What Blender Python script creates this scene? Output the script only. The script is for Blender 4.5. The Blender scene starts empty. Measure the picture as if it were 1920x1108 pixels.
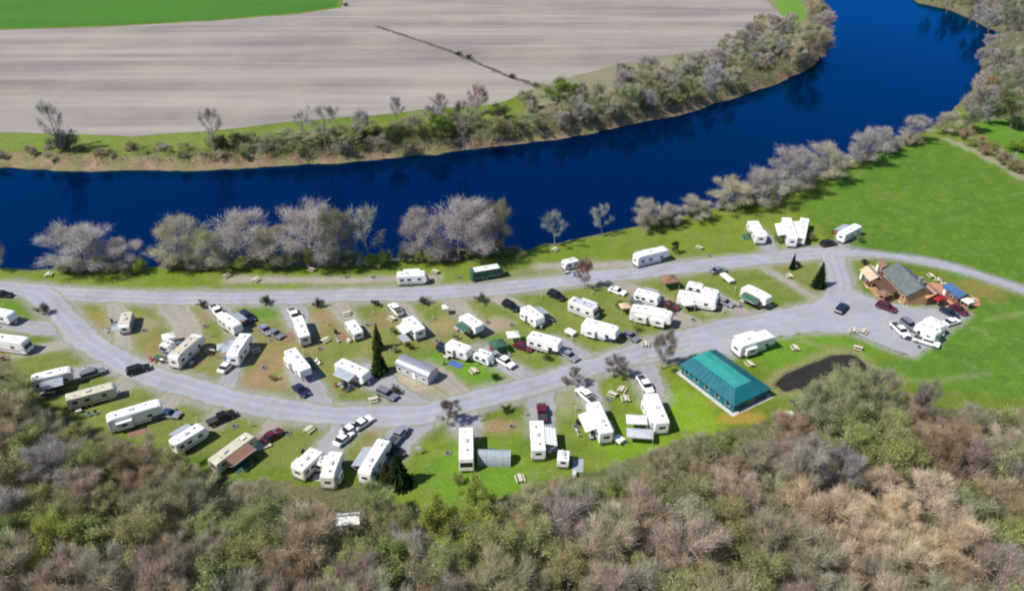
import bpy, bmesh, math, random
import numpy as np
from mathutils import Vector, Matrix
random.seed(7)
rs = np.random.RandomState(11)
S = bpy.context.scene
COL = S.collection
R = math.radians

# ---------------- camera ----------------
CH, PITCH, FPX = 104.0, 32.0, 1478.0
SP, CP = math.sin(R(PITCH)), math.cos(R(PITCH))
cd = bpy.data.cameras.new("camera")
cam = bpy.data.objects.new("camera", cd)
COL.objects.link(cam)
cam.location = (0, 0, CH)
cam.rotation_euler = (R(90 - PITCH), 0, 0)
cd.sensor_width = 36.0
cd.lens = 36.0 * FPX / 1920.0
cd.clip_start = 1.0
cd.clip_end = 9000.0
S.camera = cam

# ---------------- light ----------------
SUN_EL = 50.0
SUN_DIR = Vector((-0.93, -0.37, 0)).normalized()          # horizontal direction towards the sun
w = bpy.data.worlds.new("World"); S.world = w; w.use_nodes = True
nt = w.node_tree; nt.nodes.clear()
sky = nt.nodes.new("ShaderNodeTexSky"); sky.sky_type = 'NISHITA'; sky.sun_disc = False
sky.sun_elevation = R(SUN_EL)
sky.sun_rotation = math.atan2(SUN_DIR.x, SUN_DIR.y)
sky.altitude = 100; sky.air_density = 1.0; sky.dust_density = 0.1; sky.ozone_density = 5.0
bg = nt.nodes.new("ShaderNodeBackground"); bg.inputs[1].default_value = 0.085
wo = nt.nodes.new("ShaderNodeOutputWorld")
nt.links.new(sky.outputs[0], bg.inputs[0]); nt.links.new(bg.outputs[0], wo.inputs[0])
ld = bpy.data.lights.new("sun", 'SUN'); ld.energy = 4.2; ld.angle = R(0.53); ld.color = (1.0, 0.95, 0.88)
sun = bpy.data.objects.new("sun", ld); COL.objects.link(sun)
tosun = Vector((SUN_DIR.x * math.cos(R(SUN_EL)), SUN_DIR.y * math.cos(R(SUN_EL)), math.sin(R(SUN_EL))))
sun.rotation_euler = tosun.to_track_quat('Z', 'Y').to_euler()
sun.location = tosun * 300
S.view_settings.view_transform = 'Standard'
S.view_settings.look = 'None'
S.view_settings.exposure = 0.55
S.view_settings.gamma = 1.0
S.view_settings.use_curve_mapping = False
S.render.engine = 'CYCLES'
S.cycles.use_denoising = True
S.cycles.filter_width = 2.1
S.cycles.max_bounces = 5

# ---------------- pixel <-> place ----------------
def at(px, py, z=0.0):
    v = (py - 554.0) / FPX; u = (px - 960.0) / FPX
    t = (CH - z) / (SP + v * CP)
    return Vector((u * t, t * (CP - v * SP), z))

def proj(X, Y, Z=0.0):
    h = CH - Z
    d = Y * CP + h * SP
    u = X / d
    v = (h * CP - Y * SP) / d
    return 960 + FPX * u, 554 + FPX * v

def top_height(p, py):                 # height above ground of what shows at row py over the spot p
    v = py - 554.0
    return CH - p.y * (FPX * SP + v * CP) / (FPX * CP - v * SP)

def scale_at(p):                       # photo pixels per metre over the spot p
    return FPX / (p.y * CP + CH * SP)

# ---------------- helpers ----------------
def tag(o, label=None, cat=None, group=None, kind=None):
    if label: o['label'] = label
    if cat: o['category'] = cat
    if group: o['group'] = group
    if kind: o['kind'] = kind
    return o

def empty(name, loc=(0, 0, 0), rz=0.0, label=None, cat=None, group=None):
    o = bpy.data.objects.new(name, None); COL.objects.link(o)
    o.location = loc; o.rotation_euler = (0, 0, rz); o.empty_display_size = .3
    return tag(o, label, cat, group)

def link(name, me, mats, parent=None, loc=None, rz=0):
    o = bpy.data.objects.new(name, me); COL.objects.link(o)
    if mats is not None and len(me.materials) == 0:
        for m in (mats if isinstance(mats, (list, tuple)) else [mats]): me.materials.append(m)
    if parent: o.parent = parent
    if loc is not None: o.location = loc
    if rz: o.rotation_euler = (0, 0, rz)
    return o

def copy_tree(o, parent=None):
    c = o.copy(); COL.objects.link(c); c.parent = parent
    for ch in list(o.children): copy_tree(ch, c)
    return c

class MB:
    def __init__(s): s.bm = bmesh.new()
    def box(s, c, d, rz=0, rx=0, ry=0, bev=0):
        m = Matrix.Translation(c) @ Matrix.Rotation(rz, 4, 'Z') @ Matrix.Rotation(ry, 4, 'Y') @ Matrix.Rotation(rx, 4, 'X') @ Matrix.Diagonal((d[0], d[1], d[2], 1))
        r = bmesh.ops.create_cube(s.bm, size=1, matrix=m)
        if bev:
            ed = list({e for v in r['verts'] for e in v.link_edges})
            bmesh.ops.bevel(s.bm, geom=ed, offset=bev, segments=2, affect='EDGES', profile=.5)
        return s
    def cyl(s, c, r, h, n=12, axis='Z', r2=None):
        rot = {'Z': Matrix.Identity(4), 'Y': Matrix.Rotation(R(90), 4, 'X'), 'X': Matrix.Rotation(R(90), 4, 'Y')}[axis]
        bmesh.ops.create_cone(s.bm, cap_ends=True, segments=n, radius1=r, radius2=r if r2 is None else r2, depth=h, matrix=Matrix.Translation(c) @ rot)
        return s
    def tube(s, a, b, r, n=6):
        a, b = Vector(a), Vector(b); d = b - a
        m = Matrix.Translation((a + b) / 2) @ d.to_track_quat('Z', 'Y').to_matrix().to_4x4()
        bmesh.ops.create_cone(s.bm, cap_ends=True, segments=n, radius1=r, radius2=r, depth=d.length, matrix=m)
        return s
    def prism(s, pts, y0, y1, bev=0, seg=2, inset=0):        # side profile (x,z) pulled from y0 to y1
        a = [s.bm.verts.new((x, y0, z)) for x, z in pts]
        b = [s.bm.verts.new((x, y1, z)) for x, z in pts]
        fs = [s.bm.faces.new(a[::-1]), s.bm.faces.new(b)]
        n = len(pts)
        for i in range(n):
            j = (i + 1) % n
            fs.append(s.bm.faces.new((a[i], a[j], b[j], b[i])))
        bmesh.ops.recalc_face_normals(s.bm, faces=fs)
        if bev:
            ed = list({e for f in fs for e in f.edges})
            bmesh.ops.bevel(s.bm, geom=ed, offset=bev, segments=seg, affect='EDGES', profile=.5, clamp_overlap=True)
        return s
    def faces(s, vs, fs):
        V = [s.bm.verts.new(v) for v in vs]
        for f in fs: s.bm.faces.new([V[i] for i in f])
        return s
    def mesh(s, name, smooth=False):
        me = bpy.data.meshes.new(name); s.bm.to_mesh(me); s.bm.free()
        if smooth: me.polygons.foreach_set('use_smooth', [True] * len(me.polygons))
        return me
    def obj(s, name, mat, parent=None, loc=None, rz=0, smooth=False):
        return link(name, s.mesh(name, smooth), mat, parent, loc, rz)

# ---------------- materials ----------------
def newmat(name):
    m = bpy.data.materials.new(name); m.use_nodes = True
    n = m.node_tree.nodes; l = m.node_tree.links
    return m, n, l, n["Principled BSDF"]

def mat(name, col, rough=.6, var=.12, sc=1.5, metal=0, spec=.5, bump=0, streak=False):
    m, n, l, b = newmat(name)
    b.inputs['Roughness'].default_value = rough; b.inputs['Metallic'].default_value = metal
    b.inputs['Specular IOR Level'].default_value = spec
    tc = n.new("ShaderNodeTexCoord"); mp = n.new("ShaderNodeMapping"); l.new(tc.outputs['Object'], mp.inputs[0])
    mp.inputs['Scale'].default_value = (sc, sc, sc * (.25 if streak else 1))
    no = n.new("ShaderNodeTexNoise"); no.inputs['Scale'].default_value = 1; no.inputs['Detail'].default_value = 4
    l.new(mp.outputs[0], no.inputs['Vector'])
    mr = n.new("ShaderNodeMapRange"); mr.inputs[1].default_value = .3; mr.inputs[2].default_value = .7
    mr.inputs[3].default_value = 1 - var; mr.inputs[4].default_value = 1 + var * .6
    l.new(no.outputs[0], mr.inputs[0])
    mx = n.new("ShaderNodeVectorMath"); mx.operation = 'SCALE'; mx.inputs[0].default_value = col[:3]
    l.new(mr.outputs[0], mx.inputs['Scale']); l.new(mx.outputs[0], b.inputs['Base Color'])
    if bump:
        bp = n.new("ShaderNodeBump"); bp.inputs['Strength'].default_value = bump; bp.inputs['Distance'].default_value = .05
        l.new(no.outputs[0], bp.inputs['Height']); l.new(bp.outputs[0], b.inputs['Normal'])
    return m

def ground_mat(name, layers, base=None, bump=.4, attr=False, rough=.95, bscale=2.5):
    """base colour (or a colour attribute) modulated by stacked noise layers: (scale xyz, low, high, colour, amount, rotz)"""
    m, n, l, b = newmat(name)
    b.inputs['Roughness'].default_value = rough; b.inputs['Specular IOR Level'].default_value = .15
    geo = n.new("ShaderNodeTexCoord")
    if attr:
        a = n.new("ShaderNodeAttribute"); a.attribute_name = "cover"; cur = a.outputs['Color']
    else:
        a = n.new("ShaderNodeRGB"); a.outputs[0].default_value = (*base, 1); cur = a.outputs[0]
    for (sc, lo, hi, col, amt, rot) in layers:
        mp = n.new("ShaderNodeMapping"); mp.inputs['Scale'].default_value = sc; mp.inputs['Rotation'].default_value = (0, 0, rot)
        mp.vector_type = 'TEXTURE' if False else 'POINT'
        l.new(geo.outputs['Object'], mp.inputs[0])
        no = n.new("ShaderNodeTexNoise"); no.inputs['Scale'].default_value = 1; no.inputs['Detail'].default_value = 5; no.inputs['Roughness'].default_value = .6
        l.new(mp.outputs[0], no.inputs['Vector'])
        mr = n.new("ShaderNodeMapRange"); mr.inputs[1].default_value = lo; mr.inputs[2].default_value = hi; mr.inputs[3].default_value = 0; mr.inputs[4].default_value = amt
        l.new(no.outputs[0], mr.inputs[0])
        mx = n.new("ShaderNodeMix"); mx.data_type = 'RGBA'
        if isinstance(col, (int, float)):
            mx.blend_type = 'MULTIPLY'; mx.inputs['B'].default_value = (col, col, col, 1)
        else:
            mx.inputs['B'].default_value = (*col, 1)
        l.new(mr.outputs[0], mx.inputs['Factor']); l.new(cur, mx.inputs['A']); cur = mx.outputs['Result']
    l.new(cur, b.inputs['Base Color'])
    if bump:
        no = n.new("ShaderNodeTexNoise"); no.inputs['Scale'].default_value = bscale; no.inputs['Detail'].default_value = 4
        l.new(geo.outputs['Object'], no.inputs['Vector'])
        bp = n.new("ShaderNodeBump"); bp.inputs['Strength'].default_value = bump; bp.inputs['Distance'].default_value = .3
        l.new(no.outputs[0], bp.inputs['Height']); l.new(bp.outputs[0], b.inputs['Normal'])
    return m

def leaf_mat(name, var=.3, trans=0.0):
    """foliage and twigs: the colour belongs to each plant (object colour), varied clump by clump"""
    m, n, l, b = newmat(name)
    b.inputs['Roughness'].default_value = .85; b.inputs['Specular IOR Level'].default_value = .12
    oi = n.new("ShaderNodeObjectInfo"); tc = n.new("ShaderNodeTexCoord")
    at_ = n.new("ShaderNodeAttribute"); at_.attribute_name = "tone"
    no = n.new("ShaderNodeTexNoise"); no.inputs['Scale'].default_value = .55; no.inputs['Detail'].default_value = 3
    l.new(tc.outputs['Object'], no.inputs['Vector'])
    mr = n.new("ShaderNodeMapRange"); mr.inputs[1].default_value = .3; mr.inputs[2].default_value = .7
    mr.inputs[3].default_value = 1 - var; mr.inputs[4].default_value = 1 + var
    l.new(no.outputs[0], mr.inputs[0])
    m1 = n.new("ShaderNodeMix"); m1.data_type = 'RGBA'; m1.blend_type = 'MULTIPLY'; m1.inputs['Factor'].default_value = 1
    l.new(oi.outputs['Color'], m1.inputs['A']); l.new(at_.outputs['Color'], m1.inputs['B'])
    mx = n.new("ShaderNodeVectorMath"); mx.operation = 'SCALE'
    l.new(m1.outputs['Result'], mx.inputs[0]); l.new(mr.outputs[0], mx.inputs['Scale']); l.new(mx.outputs[0], b.inputs['Base Color'])
    tr = n.new("ShaderNodeBsdfTranslucent"); l.new(mx.outputs[0], tr.inputs[0]); ms = n.new("ShaderNodeMixShader"); ms.inputs[0].default_value = .42
    l.new(b.outputs[0], ms.inputs[1]); l.new(tr.outputs[0], ms.inputs[2]); l.new(ms.outputs[0], n['Material Output'].inputs[0])
    return m

M = {}
M['white'] = mat('white_gelcoat', (.80, .80, .78), .35, .10, .8, streak=True)
M['offwhite'] = mat('off_white_panel', (.70, .68, .62), .45, .14, .8, streak=True)
M['cream'] = mat('cream_panel', (.58, .53, .42), .5, .14, .8, streak=True)
M['tanroof'] = mat('tan_roof_membrane', (.52, .47, .36), .7, .22, 1.2)
M['whiteroof'] = mat('white_roof_membrane', (.78, .78, .75), .6, .14, 1.1)
M['greyroof'] = mat('grey_roof_membrane', (.45, .47, .50), .6, .15, 1.1)
M['silver'] = mat('silver_paint', (.42, .44, .47), .3, .08, 1, metal=.5)
M['grey'] = mat('grey_paint', (.22, .24, .27), .35, .08, 1, metal=.3)
M['black'] = mat('black_paint', (.012, .013, .016), .25, .1, 1)
M['navy'] = mat('navy_paint', (.015, .025, .06), .25, .1, 1)
M['maroon'] = mat('maroon_paint', (.10, .012, .03), .3, .1, 1)
M['red'] = mat('red_paint', (.30, .02, .02), .3, .1, 1)
M['brown'] = mat('brown_siding', (.17, .09, .05), .7, .25, 2)
M['glass'] = mat('dark_tinted_glass', (.012, .015, .02), .08, .1, 1)
M['rubber'] = mat('tyre_rubber', (.02, .02, .02), .8, .2, 3)
M['alloy'] = mat('wheel_rim', (.4, .4, .42), .35, .1, 3, metal=.7)
M['steel'] = mat('dark_steel', (.07, .07, .075), .5, .2, 3, metal=.4)
M['plastic'] = mat('light_grey_plastic', (.5, .5, .49), .5, .1, 3)
M['lamp'] = mat('clear_lamp', (.7, .7, .68), .15, .05, 3)
M['tail'] = mat('red_lamp', (.35, .02, .015), .2, .05, 3)
M['stripe_blue'] = mat('blue_stripe', (.05, .12, .3), .4, .1, 1)
M['stripe_tan'] = mat('tan_stripe', (.30, .22, .13), .4, .1, 1)
M['stripe_grey'] = mat('grey_stripe', (.16, .17, .18), .4, .1, 1)
M['stripe_maroon'] = mat('maroon_stripe', (.16, .03, .04), .4, .1, 1)
M['awn_green'] = mat('green_canvas', (.03, .10, .06), .8, .2, 1.5)
M['awn_white'] = mat('white_canvas', (.72, .72, .68), .8, .1, 1.5)
M['awn_grey'] = mat('grey_canvas', (.3, .34, .38), .8, .18, 1.5)
M['awn_brown'] = mat('brown_canvas', (.22, .12, .08), .8, .2, 1.5)
M['wood'] = mat('weathered_wood', (.30, .22, .14), .85, .3, 3)
M['palewood'] = mat('pale_wood', (.55, .50, .38), .8, .2, 3)
M['darkwood'] = mat('dark_stained_wood', (.10, .05, .03), .8, .3, 2)
M['log'] = mat('log_wall', (.42, .24, .12), .75, .25, 2)
M['stone'] = mat('grey_stone', (.26, .25, .24), .9, .3, 5)
M['char'] = mat('ash_and_char', (.05, .045, .04), .95, .3, 5)
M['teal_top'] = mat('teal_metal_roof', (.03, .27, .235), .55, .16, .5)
M['teal_side_shade'] = mat('deep_teal_roof_and_wall_shade', (.003, .11, .14), .55, .2, .6)  # hall wall's shade put into this deep teal; roof sides share it
M['concrete'] = mat('pale_concrete', (.48, .47, .43), .9, .12, .6)
M['slate'] = mat('grey_shingles', (.11, .13, .125), .85, .25, 1.2)
M['blueroof'] = mat('blue_tarpaulin', (.04, .10, .22), .6, .2, 1)
M['brick'] = mat('orange_brick_paving', (.46, .22, .13), .9, .25, 1.0)
M['sand'] = mat('tan_sand', (.52, .40, .26), .95, .2, 1.0)
M['bark'] = mat('grey_bark', (.21, .18, .16), .9, .3, 2, bump=.3)
M['leaf'] = leaf_mat('spring_foliage')

# ---------------- land ----------------
def vnoise(x, y, seed=0):
    xi = np.floor(x); yi = np.floor(y); fx = x - xi; fy = y - yi
    fx = fx * fx * (3 - 2 * fx); fy = fy * fy * (3 - 2 * fy)
    def h(a, b):
        s = np.sin(a * 127.1 + b * 311.7 + seed * 74.7) * 43758.5453
        return s - np.floor(s)
    return (h(xi, yi) * (1 - fx) + h(xi + 1, yi) * fx) * (1 - fy) + (h(xi, yi + 1) * (1 - fx) + h(xi + 1, yi + 1) * fx) * fy

def fbm(x, y, sc, seed=0, octv=4):
    t = 0; a = .5; n = 0
    for k in range(octv):
        t = t + a * vnoise(x / sc * 2 ** k, y / sc * 2 ** k, seed + k * 3.1); n += a; a *= .55
    return t / n

def inside(poly, X, Y):
    r = np.zeros(X.shape, bool); n = len(poly)
    for i in range(n):
        x1, y1 = poly[i][0], poly[i][1]; x2, y2 = poly[(i + 1) % n][0], poly[(i + 1) % n][1]
        if y1 == y2: continue
        c = ((y1 > Y) != (y2 > Y)) & (X < (x2 - x1) * (Y - y1) / (y2 - y1) + x1)
        r ^= c
    return r

def dist_line(pts, X, Y, closed=False):
    d = np.full(X.shape, 1e9); n = len(pts)
    for i in range(n if closed else n - 1):
        ax, ay = pts[i][0], pts[i][1]; bx, by = pts[(i + 1) % n][0], pts[(i + 1) % n][1]
        L2 = (bx - ax) ** 2 + (by - ay) ** 2 + 1e-9
        t = np.clip(((X - ax) * (bx - ax) + (Y - ay) * (by - ay)) / L2, 0, 1)
        d = np.minimum(d, np.hypot(X - ax - t * (bx - ax), Y - ay - t * (by - ay)))
    return d

WZ = -3.2
far_edge = [(-900, 322), (-300, 318), (0, 318), (200, 322), (350, 322), (560, 312), (700, 301), (870, 286), (1000, 269), (1100, 254), (1180, 237),
            (1300, 210), (1400, 180), (1480, 150), (1530, 125), (1553, 95), (1550, 60), (1534, 30), (1536, 0), (1545, -40), (1560, -90)]
near_edge = [(1640, -90), (1680, -25), (1720, 6), (1790, 22), (1840, 45), (1868, 62), (1842, 92), (1838, 140), (1805, 188), (1765, 232), (1700, 262), (1600, 305),
             (1500, 345), (1350, 395), (1240, 420), (1160, 438), (1060, 462), (965, 478), (850, 492), (700, 496), (500, 503), (280, 510), (100, 512), (-100, 510), (-300, 512), (-900, 520)]
RIVER = [at(x, y, WZ) for x, y in far_edge + near_edge]

def smooth(pts, k=6):
    P = [Vector((p[0], p[1])) for p in pts]; P = [P[0] * 2 - P[1]] + P + [P[-1] * 2 - P[-2]]
    out = []
    for i in range(1, len(P) - 2):
        for j in range(k):
            t = j / k
            out.append(.5 * ((2 * P[i]) + (-P[i - 1] + P[i + 1]) * t + (2 * P[i - 1] - 5 * P[i] + 4 * P[i + 1] - P[i + 2]) * t * t + (-P[i - 1] + 3 * P[i] - 3 * P[i + 1] + P[i + 2]) * t ** 3))
    out.append(P[-2]); return out

def road_px(pts): return smooth([at(x, y) for x, y in pts], 8)

roadA = road_px([(-260, 530), (-40, 536), (60, 545), (160, 553), (300, 558), (500, 558), (700, 553), (850, 547), (1000, 534), (1150, 516), (1300, 499), (1430, 486), (1540, 474), (1600, 474)])
roadR = road_px([(1560, 474), (1640, 477), (1720, 488), (1800, 505), (1870, 528), (1960, 560), (2150, 640)])
roadB = road_px([(70, 548), (112, 585), (140, 620), (190, 655), (250, 690), (330, 718), (430, 748), (550, 770), (650, 778), (760, 778), (850, 763), (950, 735), (1050, 708), (1140, 678), (1230, 650), (1330, 622), (1420, 602), (1500, 588), (1560, 566), (1575, 535), (1568, 500), (1560, 478)])
roadC = road_px([(1140, 678), (1210, 668), (1280, 656), (1340, 640)])
lot = [(1470, 596), (1545, 560), (1600, 545), (1650, 565), (1720, 578), (1800, 578), (1815, 590), (1770, 625), (1712, 668), (1670, 655), (1600, 625), (1520, 622), (1440, 634), (1400, 655), (1370, 668), (1330, 652), (1290, 660), (1300, 632), (1400, 610)]
drives = [([(212, 560), (228, 620), (222, 690)], 4.5, 1), ([(315, 566), (352, 620), (335, 670), (300, 706)], 7, 1), ([(395, 565), (440, 610), (455, 650), (425, 720), (415, 745)], 4.5, 0),
          ([(540, 560), (568, 622)], 6, 0), ([(560, 690), (588, 740), (615, 775)], 6, 0), ([(625, 562), (668, 618)], 5, 1), ([(670, 690), (740, 735), (800, 775)], 6.5, 0),
          ([(735, 558), (790, 622)], 4.5, 1), ([(838, 556), (905, 618)], 4.5, 1), ([(900, 655), (955, 690), (1010, 718)], 5, 0), ([(800, 690), (860, 735), (880, 755)], 5, 1),
          ([(1040, 640), (1090, 672), (1120, 688)], 5.5, 0), ([(1260, 590), (1320, 622)], 6, 1), ([(1340, 555), (1420, 602)], 4.5, 1), ([(1427, 500), (1480, 530), (1535, 564)], 2.2, 1),
          ([(1416, 430), (1440, 460), (1452, 486)], 5, 0), ([(1488, 440), (1500, 482)], 5.5, 0), ([(1600, 432), (1560, 476)], 4, 0), ([(868, 762), (874, 805)], 6.5, 0),
          ([(1012, 722), (1014, 800)], 6, 0), ([(1085, 694), (1112, 760)], 5, 0), ([(1192, 664), (1228, 745)], 6.5, 0), ([(800, 772), (755, 815), (735, 845)], 7.5, 0),
          ([(440, 752), (400, 790)], 5, 1), ([(530, 768), (500, 815)], 4, 1), ([(672, 778), (630, 825), (605, 860)], 6.5, 0), ([(345, 722), (300, 770)], 5, 1), ([(262, 694), (215, 735)], 5, 1),
          ([(220, 680), (140, 700)], 4.5, 0), ([(120, 618), (-20, 606)], 5.5, 0), ([(150, 640), (40, 660)], 4, 1), ([(930, 556), (1020, 600)], 4, 1), ([(1140, 524), (1240, 562)], 4, 1), ([(1010, 500), (1130, 497), (1240, 492)], 3, 1), ([(430, 524), (640, 526), (820, 520)], 3, 1)]
drives = [([at(x, y) for x, y in p], wd, k) for p, wd, k in drives]
pond_px = [(1453, 722), (1474, 702), (1520, 683), (1562, 667), (1600, 666), (1626, 690), (1612, 697), (1588, 688), (1562, 694), (1538, 716), (1518, 742), (1498, 728), (1472, 733)]
POND = smooth([at(x, y) for x, y in pond_px + pond_px[:1]], 4)

# ground sheet: fine over the campground, coarser to the horizon
def axis(segs):
    o = [segs[0][0]]
    for a, b, st in segs:
        n = max(1, int(round((b - a) / st))); o += [a + (b - a) * (i + 1) / n for i in range(n)]
    return np.array(o)
gx = axis([(-4000, -1000, 600), (-1000, -420, 40), (-420, -150, 2.6), (-150, 150, 1.1), (150, 420, 2.2), (420, 1000, 40), (1000, 4000, 600)])
gy = axis([(-1500, 0, 150), (0, 50, 10), (50, 240, 1.1), (240, 560, 2.1), (560, 900, 25), (900, 6000, 500)])
X, Y = np.meshgrid(gx, gy)
X = X.ravel(); Y = Y.ravel()
PX, PY = proj(X, np.maximum(Y, 1.0))
PX = np.where(Y < 40, 960, PX); PY = np.where(Y < 40, 1500, PY)
jit = (fbm(X, Y, 9, 3) - .5) * 4.0
rd = dist_line(RIVER, X, Y, True); rd = np.where(inside(RIVER, X, Y), -rd, rd)
farside = dist_line([at(x, y, WZ) for x, y in far_edge], X, Y) < dist_line([at(x, y, WZ) for x, y in near_edge], X, Y)
rdj = rd + jit
bankw = np.where(farside, 8.0, 5.0)
t = np.clip((rdj + 1.5) / bankw, 0, 1); t = t * t * (3 - 2 * t)
Z = np.where(rdj < -1.5, WZ - .8 - np.clip(-rdj - 1.5, 0, 6) * .25, (WZ - .8) * (1 - t))
Z = np.where((rdj > -1.5) & (t < 1), Z + (fbm(X, Y, 3, 9) - .5) * .9 * np.clip(4 * t * (1 - t), 0, 1), Z)

def C(r, g, b): return np.array([r, g, b], float)
col = np.tile(C(.125, .185, .02), (len(X), 1))
n1 = fbm(X, Y, 14, 1); n2 = fbm(X, Y, 5, 2); n3 = fbm(X, Y, 30, 5); n4 = fbm(X, Y, 2.4, 8)
def ss(v, a, b):
    q = np.clip((v - a) / (b - a), 0, 1); return q * q * (3 - 2 * q)
def mixc(mask, c, amt=1.0):
    global col
    a = (np.asarray(mask, float) * amt)[:, None]; col = col * (1 - a) + c * a
# general lawn mottling
mixc(ss(n1, .45, .7), C(.16, .22, .03), .8)
mixc(ss(n2, .55, .8), C(.06, .13, .015), .6)
# strip between the upper road and the river
strip = inside([(-900, 505), (0, 505), (700, 490), (1000, 462), (1400, 385), (1500, 372), (1560, 470), (1300, 492), (1000, 528), (700, 548), (300, 552), (0, 540), (-900, 530)], PX, PY)
mixc(strip, C(.15, .22, .022), .7)
mixc(strip & (n2 > .5), C(.19, .23, .05), .35)
mixc(inside([(960, 505), (1120, 480), (1140, 510), (1000, 528), (940, 530)], PX, PY), C(.24, .22, .12), .55)
# inner loop: worn, yellowish turf with bare earth
loop = inside([(140, 560), (700, 560), (1000, 545), (1300, 510), (1545, 490), (1560, 560), (1400, 600), (1150, 670), (950, 730), (760, 775), (550, 765), (330, 712), (180, 645)], PX, PY)
mixc(loop, C(.20, .215, .055), .85)
mixc(loop * ss(n2, .45, .62), C(.125, .19, .028), .8)
mixc(loop * ss(n1, .55, .7), C(.28, .215, .10), .6)
mixc(loop & (PX > 900), C(.14, .21, .03), .45)
low = inside([(0, 640), (180, 660), (330, 720), (550, 775), (760, 785), (700, 900), (400, 860), (60, 760)], PX, PY)
mixc(low, C(.19, .205, .06), .6)
def blob(px, py, r, c, amt=.9, st=1.0):
    p = at(px, py); d = np.hypot((X - p.x) / st, Y - p.y) + (n4 - .5) * r * .9
    mixc(1 - ss(d, r * .55, r * 1.1), c, amt)
EARTH = C(.33, .21, .12); DUST = C(.36, .31, .23)
for b_ in [(482, 712, 4.5, EARTH, .8), (505, 678, 4.5, EARTH, .7), (525, 715, 3.5, EARTH, .55), (600, 595, 4, EARTH, .5), (180, 600, 6, C(.28, .22, .04), .7), (935, 608, 4, C(.36, .27, .19), .9), (720, 600, 5, EARTH, .5),
           (830, 610, 4, C(.3, .26, .13), .7), (770, 715, 5, C(.42, .36, .26), .9, 1.8), (845, 735, 4, C(.32, .24, .17), .8), (380, 595, 4, EARTH, .55), (265, 610, 4, DUST, .5), (932, 800, 2.6, EARTH, .8, 2),
           (1065, 760, 4, DUST, .45), (1050, 735, 5, DUST, .4), (700, 800, 3.5, EARTH, .6), (690, 840, 3, EARTH, .4), (1330, 575, 5, DUST, .6), (1280, 770, 9, C(.2, .33, .02), .9), (1200, 840, 10, C(.17, .30, .02), .8),
           (900, 900, 13, C(.13, .25, .02), .9), (850, 690, 6, C(.12, .26, .02), .8, 2), (930, 700, 6, C(.12, .26, .02), .8), (500, 585, 5, C(.09, .22, .02), .8), (1640, 510, 4, C(.15, .2, .03), .8),
           (650, 650, 5, C(.13, .22, .03), .6), (1390, 782, 2.4, C(.40, .25, .05), .8, 2.4), (1340, 752, 1.5, C(.38, .22, .06), .6), (1500, 655, 9, C(.13, .26, .02), .8, 2.5), (1840, 540, 6, C(.25, .2, .06), .7), (1800, 510, 4, C(.09, .25, .06), .8),
           (150, 600, 5, C(.22, .22, .04), .5), (40, 570, 7, C(.11, .2, .02), .8, 2), (100, 640, 5, C(.12, .2, .02), .7)]:
    blob(*b_)
# meadow on the right
mead = inside([(1490, 380), (1600, 310), (1700, 268), (1790, 262), (1850, 300), (2400, 520), (2400, 900), (1960, 560), (1870, 525), (1800, 500), (1720, 482), (1640, 470), (1580, 460), (1540, 430)], PX, PY)
mixc(mead, C(.088, .185, .015), .92)
lawn2 = inside([(1840, 570), (2000, 560), (2300, 700), (2000, 770), (1920, 745), (1720, 725), (1640, 680), (1720, 670)], PX, PY)
mixc(lawn2, C(.09, .20, .018), .8)
mixc(lawn2 * ss(n1, .5, .75), C(.06, .14, .015), .6)
mixc(inside([(1480, 372), (1560, 330), (1620, 400), (1560, 440), (1500, 420)], PX, PY), C(.12, .21, .02), .4)
# woodland floor
FE = [(-600, 560), (-60, 640), (20, 680), (60, 755), (200, 810), (320, 865), (400, 895), (550, 905), (700, 915), (775, 960), (860, 960), (950, 930), (1050, 895), (1150, 875), (1270, 825), (1400, 800), (1480, 770), (1540, 745), (1650, 740), (1760, 765), (1920, 770), (2500, 800)]
wood_zone = inside(FE + [(2500, 1600), (-600, 1600)], PX, PY) | (Y < 60)
mixc(wood_zone, C(.13, .115, .065), .88)
mixc(wood_zone * ss(n2, .5, .75), C(.07, .11, .02), .8)
mixc(wood_zone * ss(n4, .6, .85), C(.26, .20, .13), .6)
FRT = [(1720, 0), (1900, -40), (2600, -60), (2600, 420), (1960, 340), (1900, 270), (1830, 225), (1800, 190), (1840, 120), (1870, 70)]
frt = inside(FRT, PX, PY)
mixc(frt, C(.13, .12, .07), .8)
mixc(inside([(1830, 232), (1920, 215), (2300, 300), (2300, 420), (1960, 330), (1900, 290)], PX, PY), C(.10, .23, .02), .95)
mixc(1 - ss(dist_line([at(1775, 262), at(1830, 285), at(1880, 312), at(1960, 360)], X, Y), .8, 2.6), C(.34, .30, .22), .9)
# river banks
fb = farside & (rd > -4)
mixc(fb * (1 - ss(rdj, 4.5, 9)), C(.34, .23, .16), .9)
mixc(fb * (1 - ss(rdj, 5, 10)) * ss(n4, .42, .62), C(.19, .13, .08), .85)
mixc(fb * (1 - ss(rdj, 3, 12)) * ss(n2, .45, .6), C(.20, .20, .08), .7)
mixc(fb & (PX > 1000) & (rd < 60) & (rdj > 4), C(.25, .22, .15), .9)
mixc(fb * ss(rdj, 5, 8) * (1 - ss(rdj, 18, 26)) * (PX > 380) * ss(n2, .35, .6), C(.19, .19, .09), .8)
mixc(inside([(1425, -60), (1478, -60), (1512, 28), (1494, 52), (1462, 28)], PX, PY), C(.13, .27, .03), .95)
mixc(fb * ss(rdj, 7, 11) * (1 - ss(rdj, 26, 32)) * (PX < 1000), C(.17, .23, .04), .8)
mixc((~farside) * (1 - ss(rdj, 2, 5)), C(.15, .13, .08), .8)
mixc(rdj < .4, C(.10, .08, .06), .9)
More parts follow.
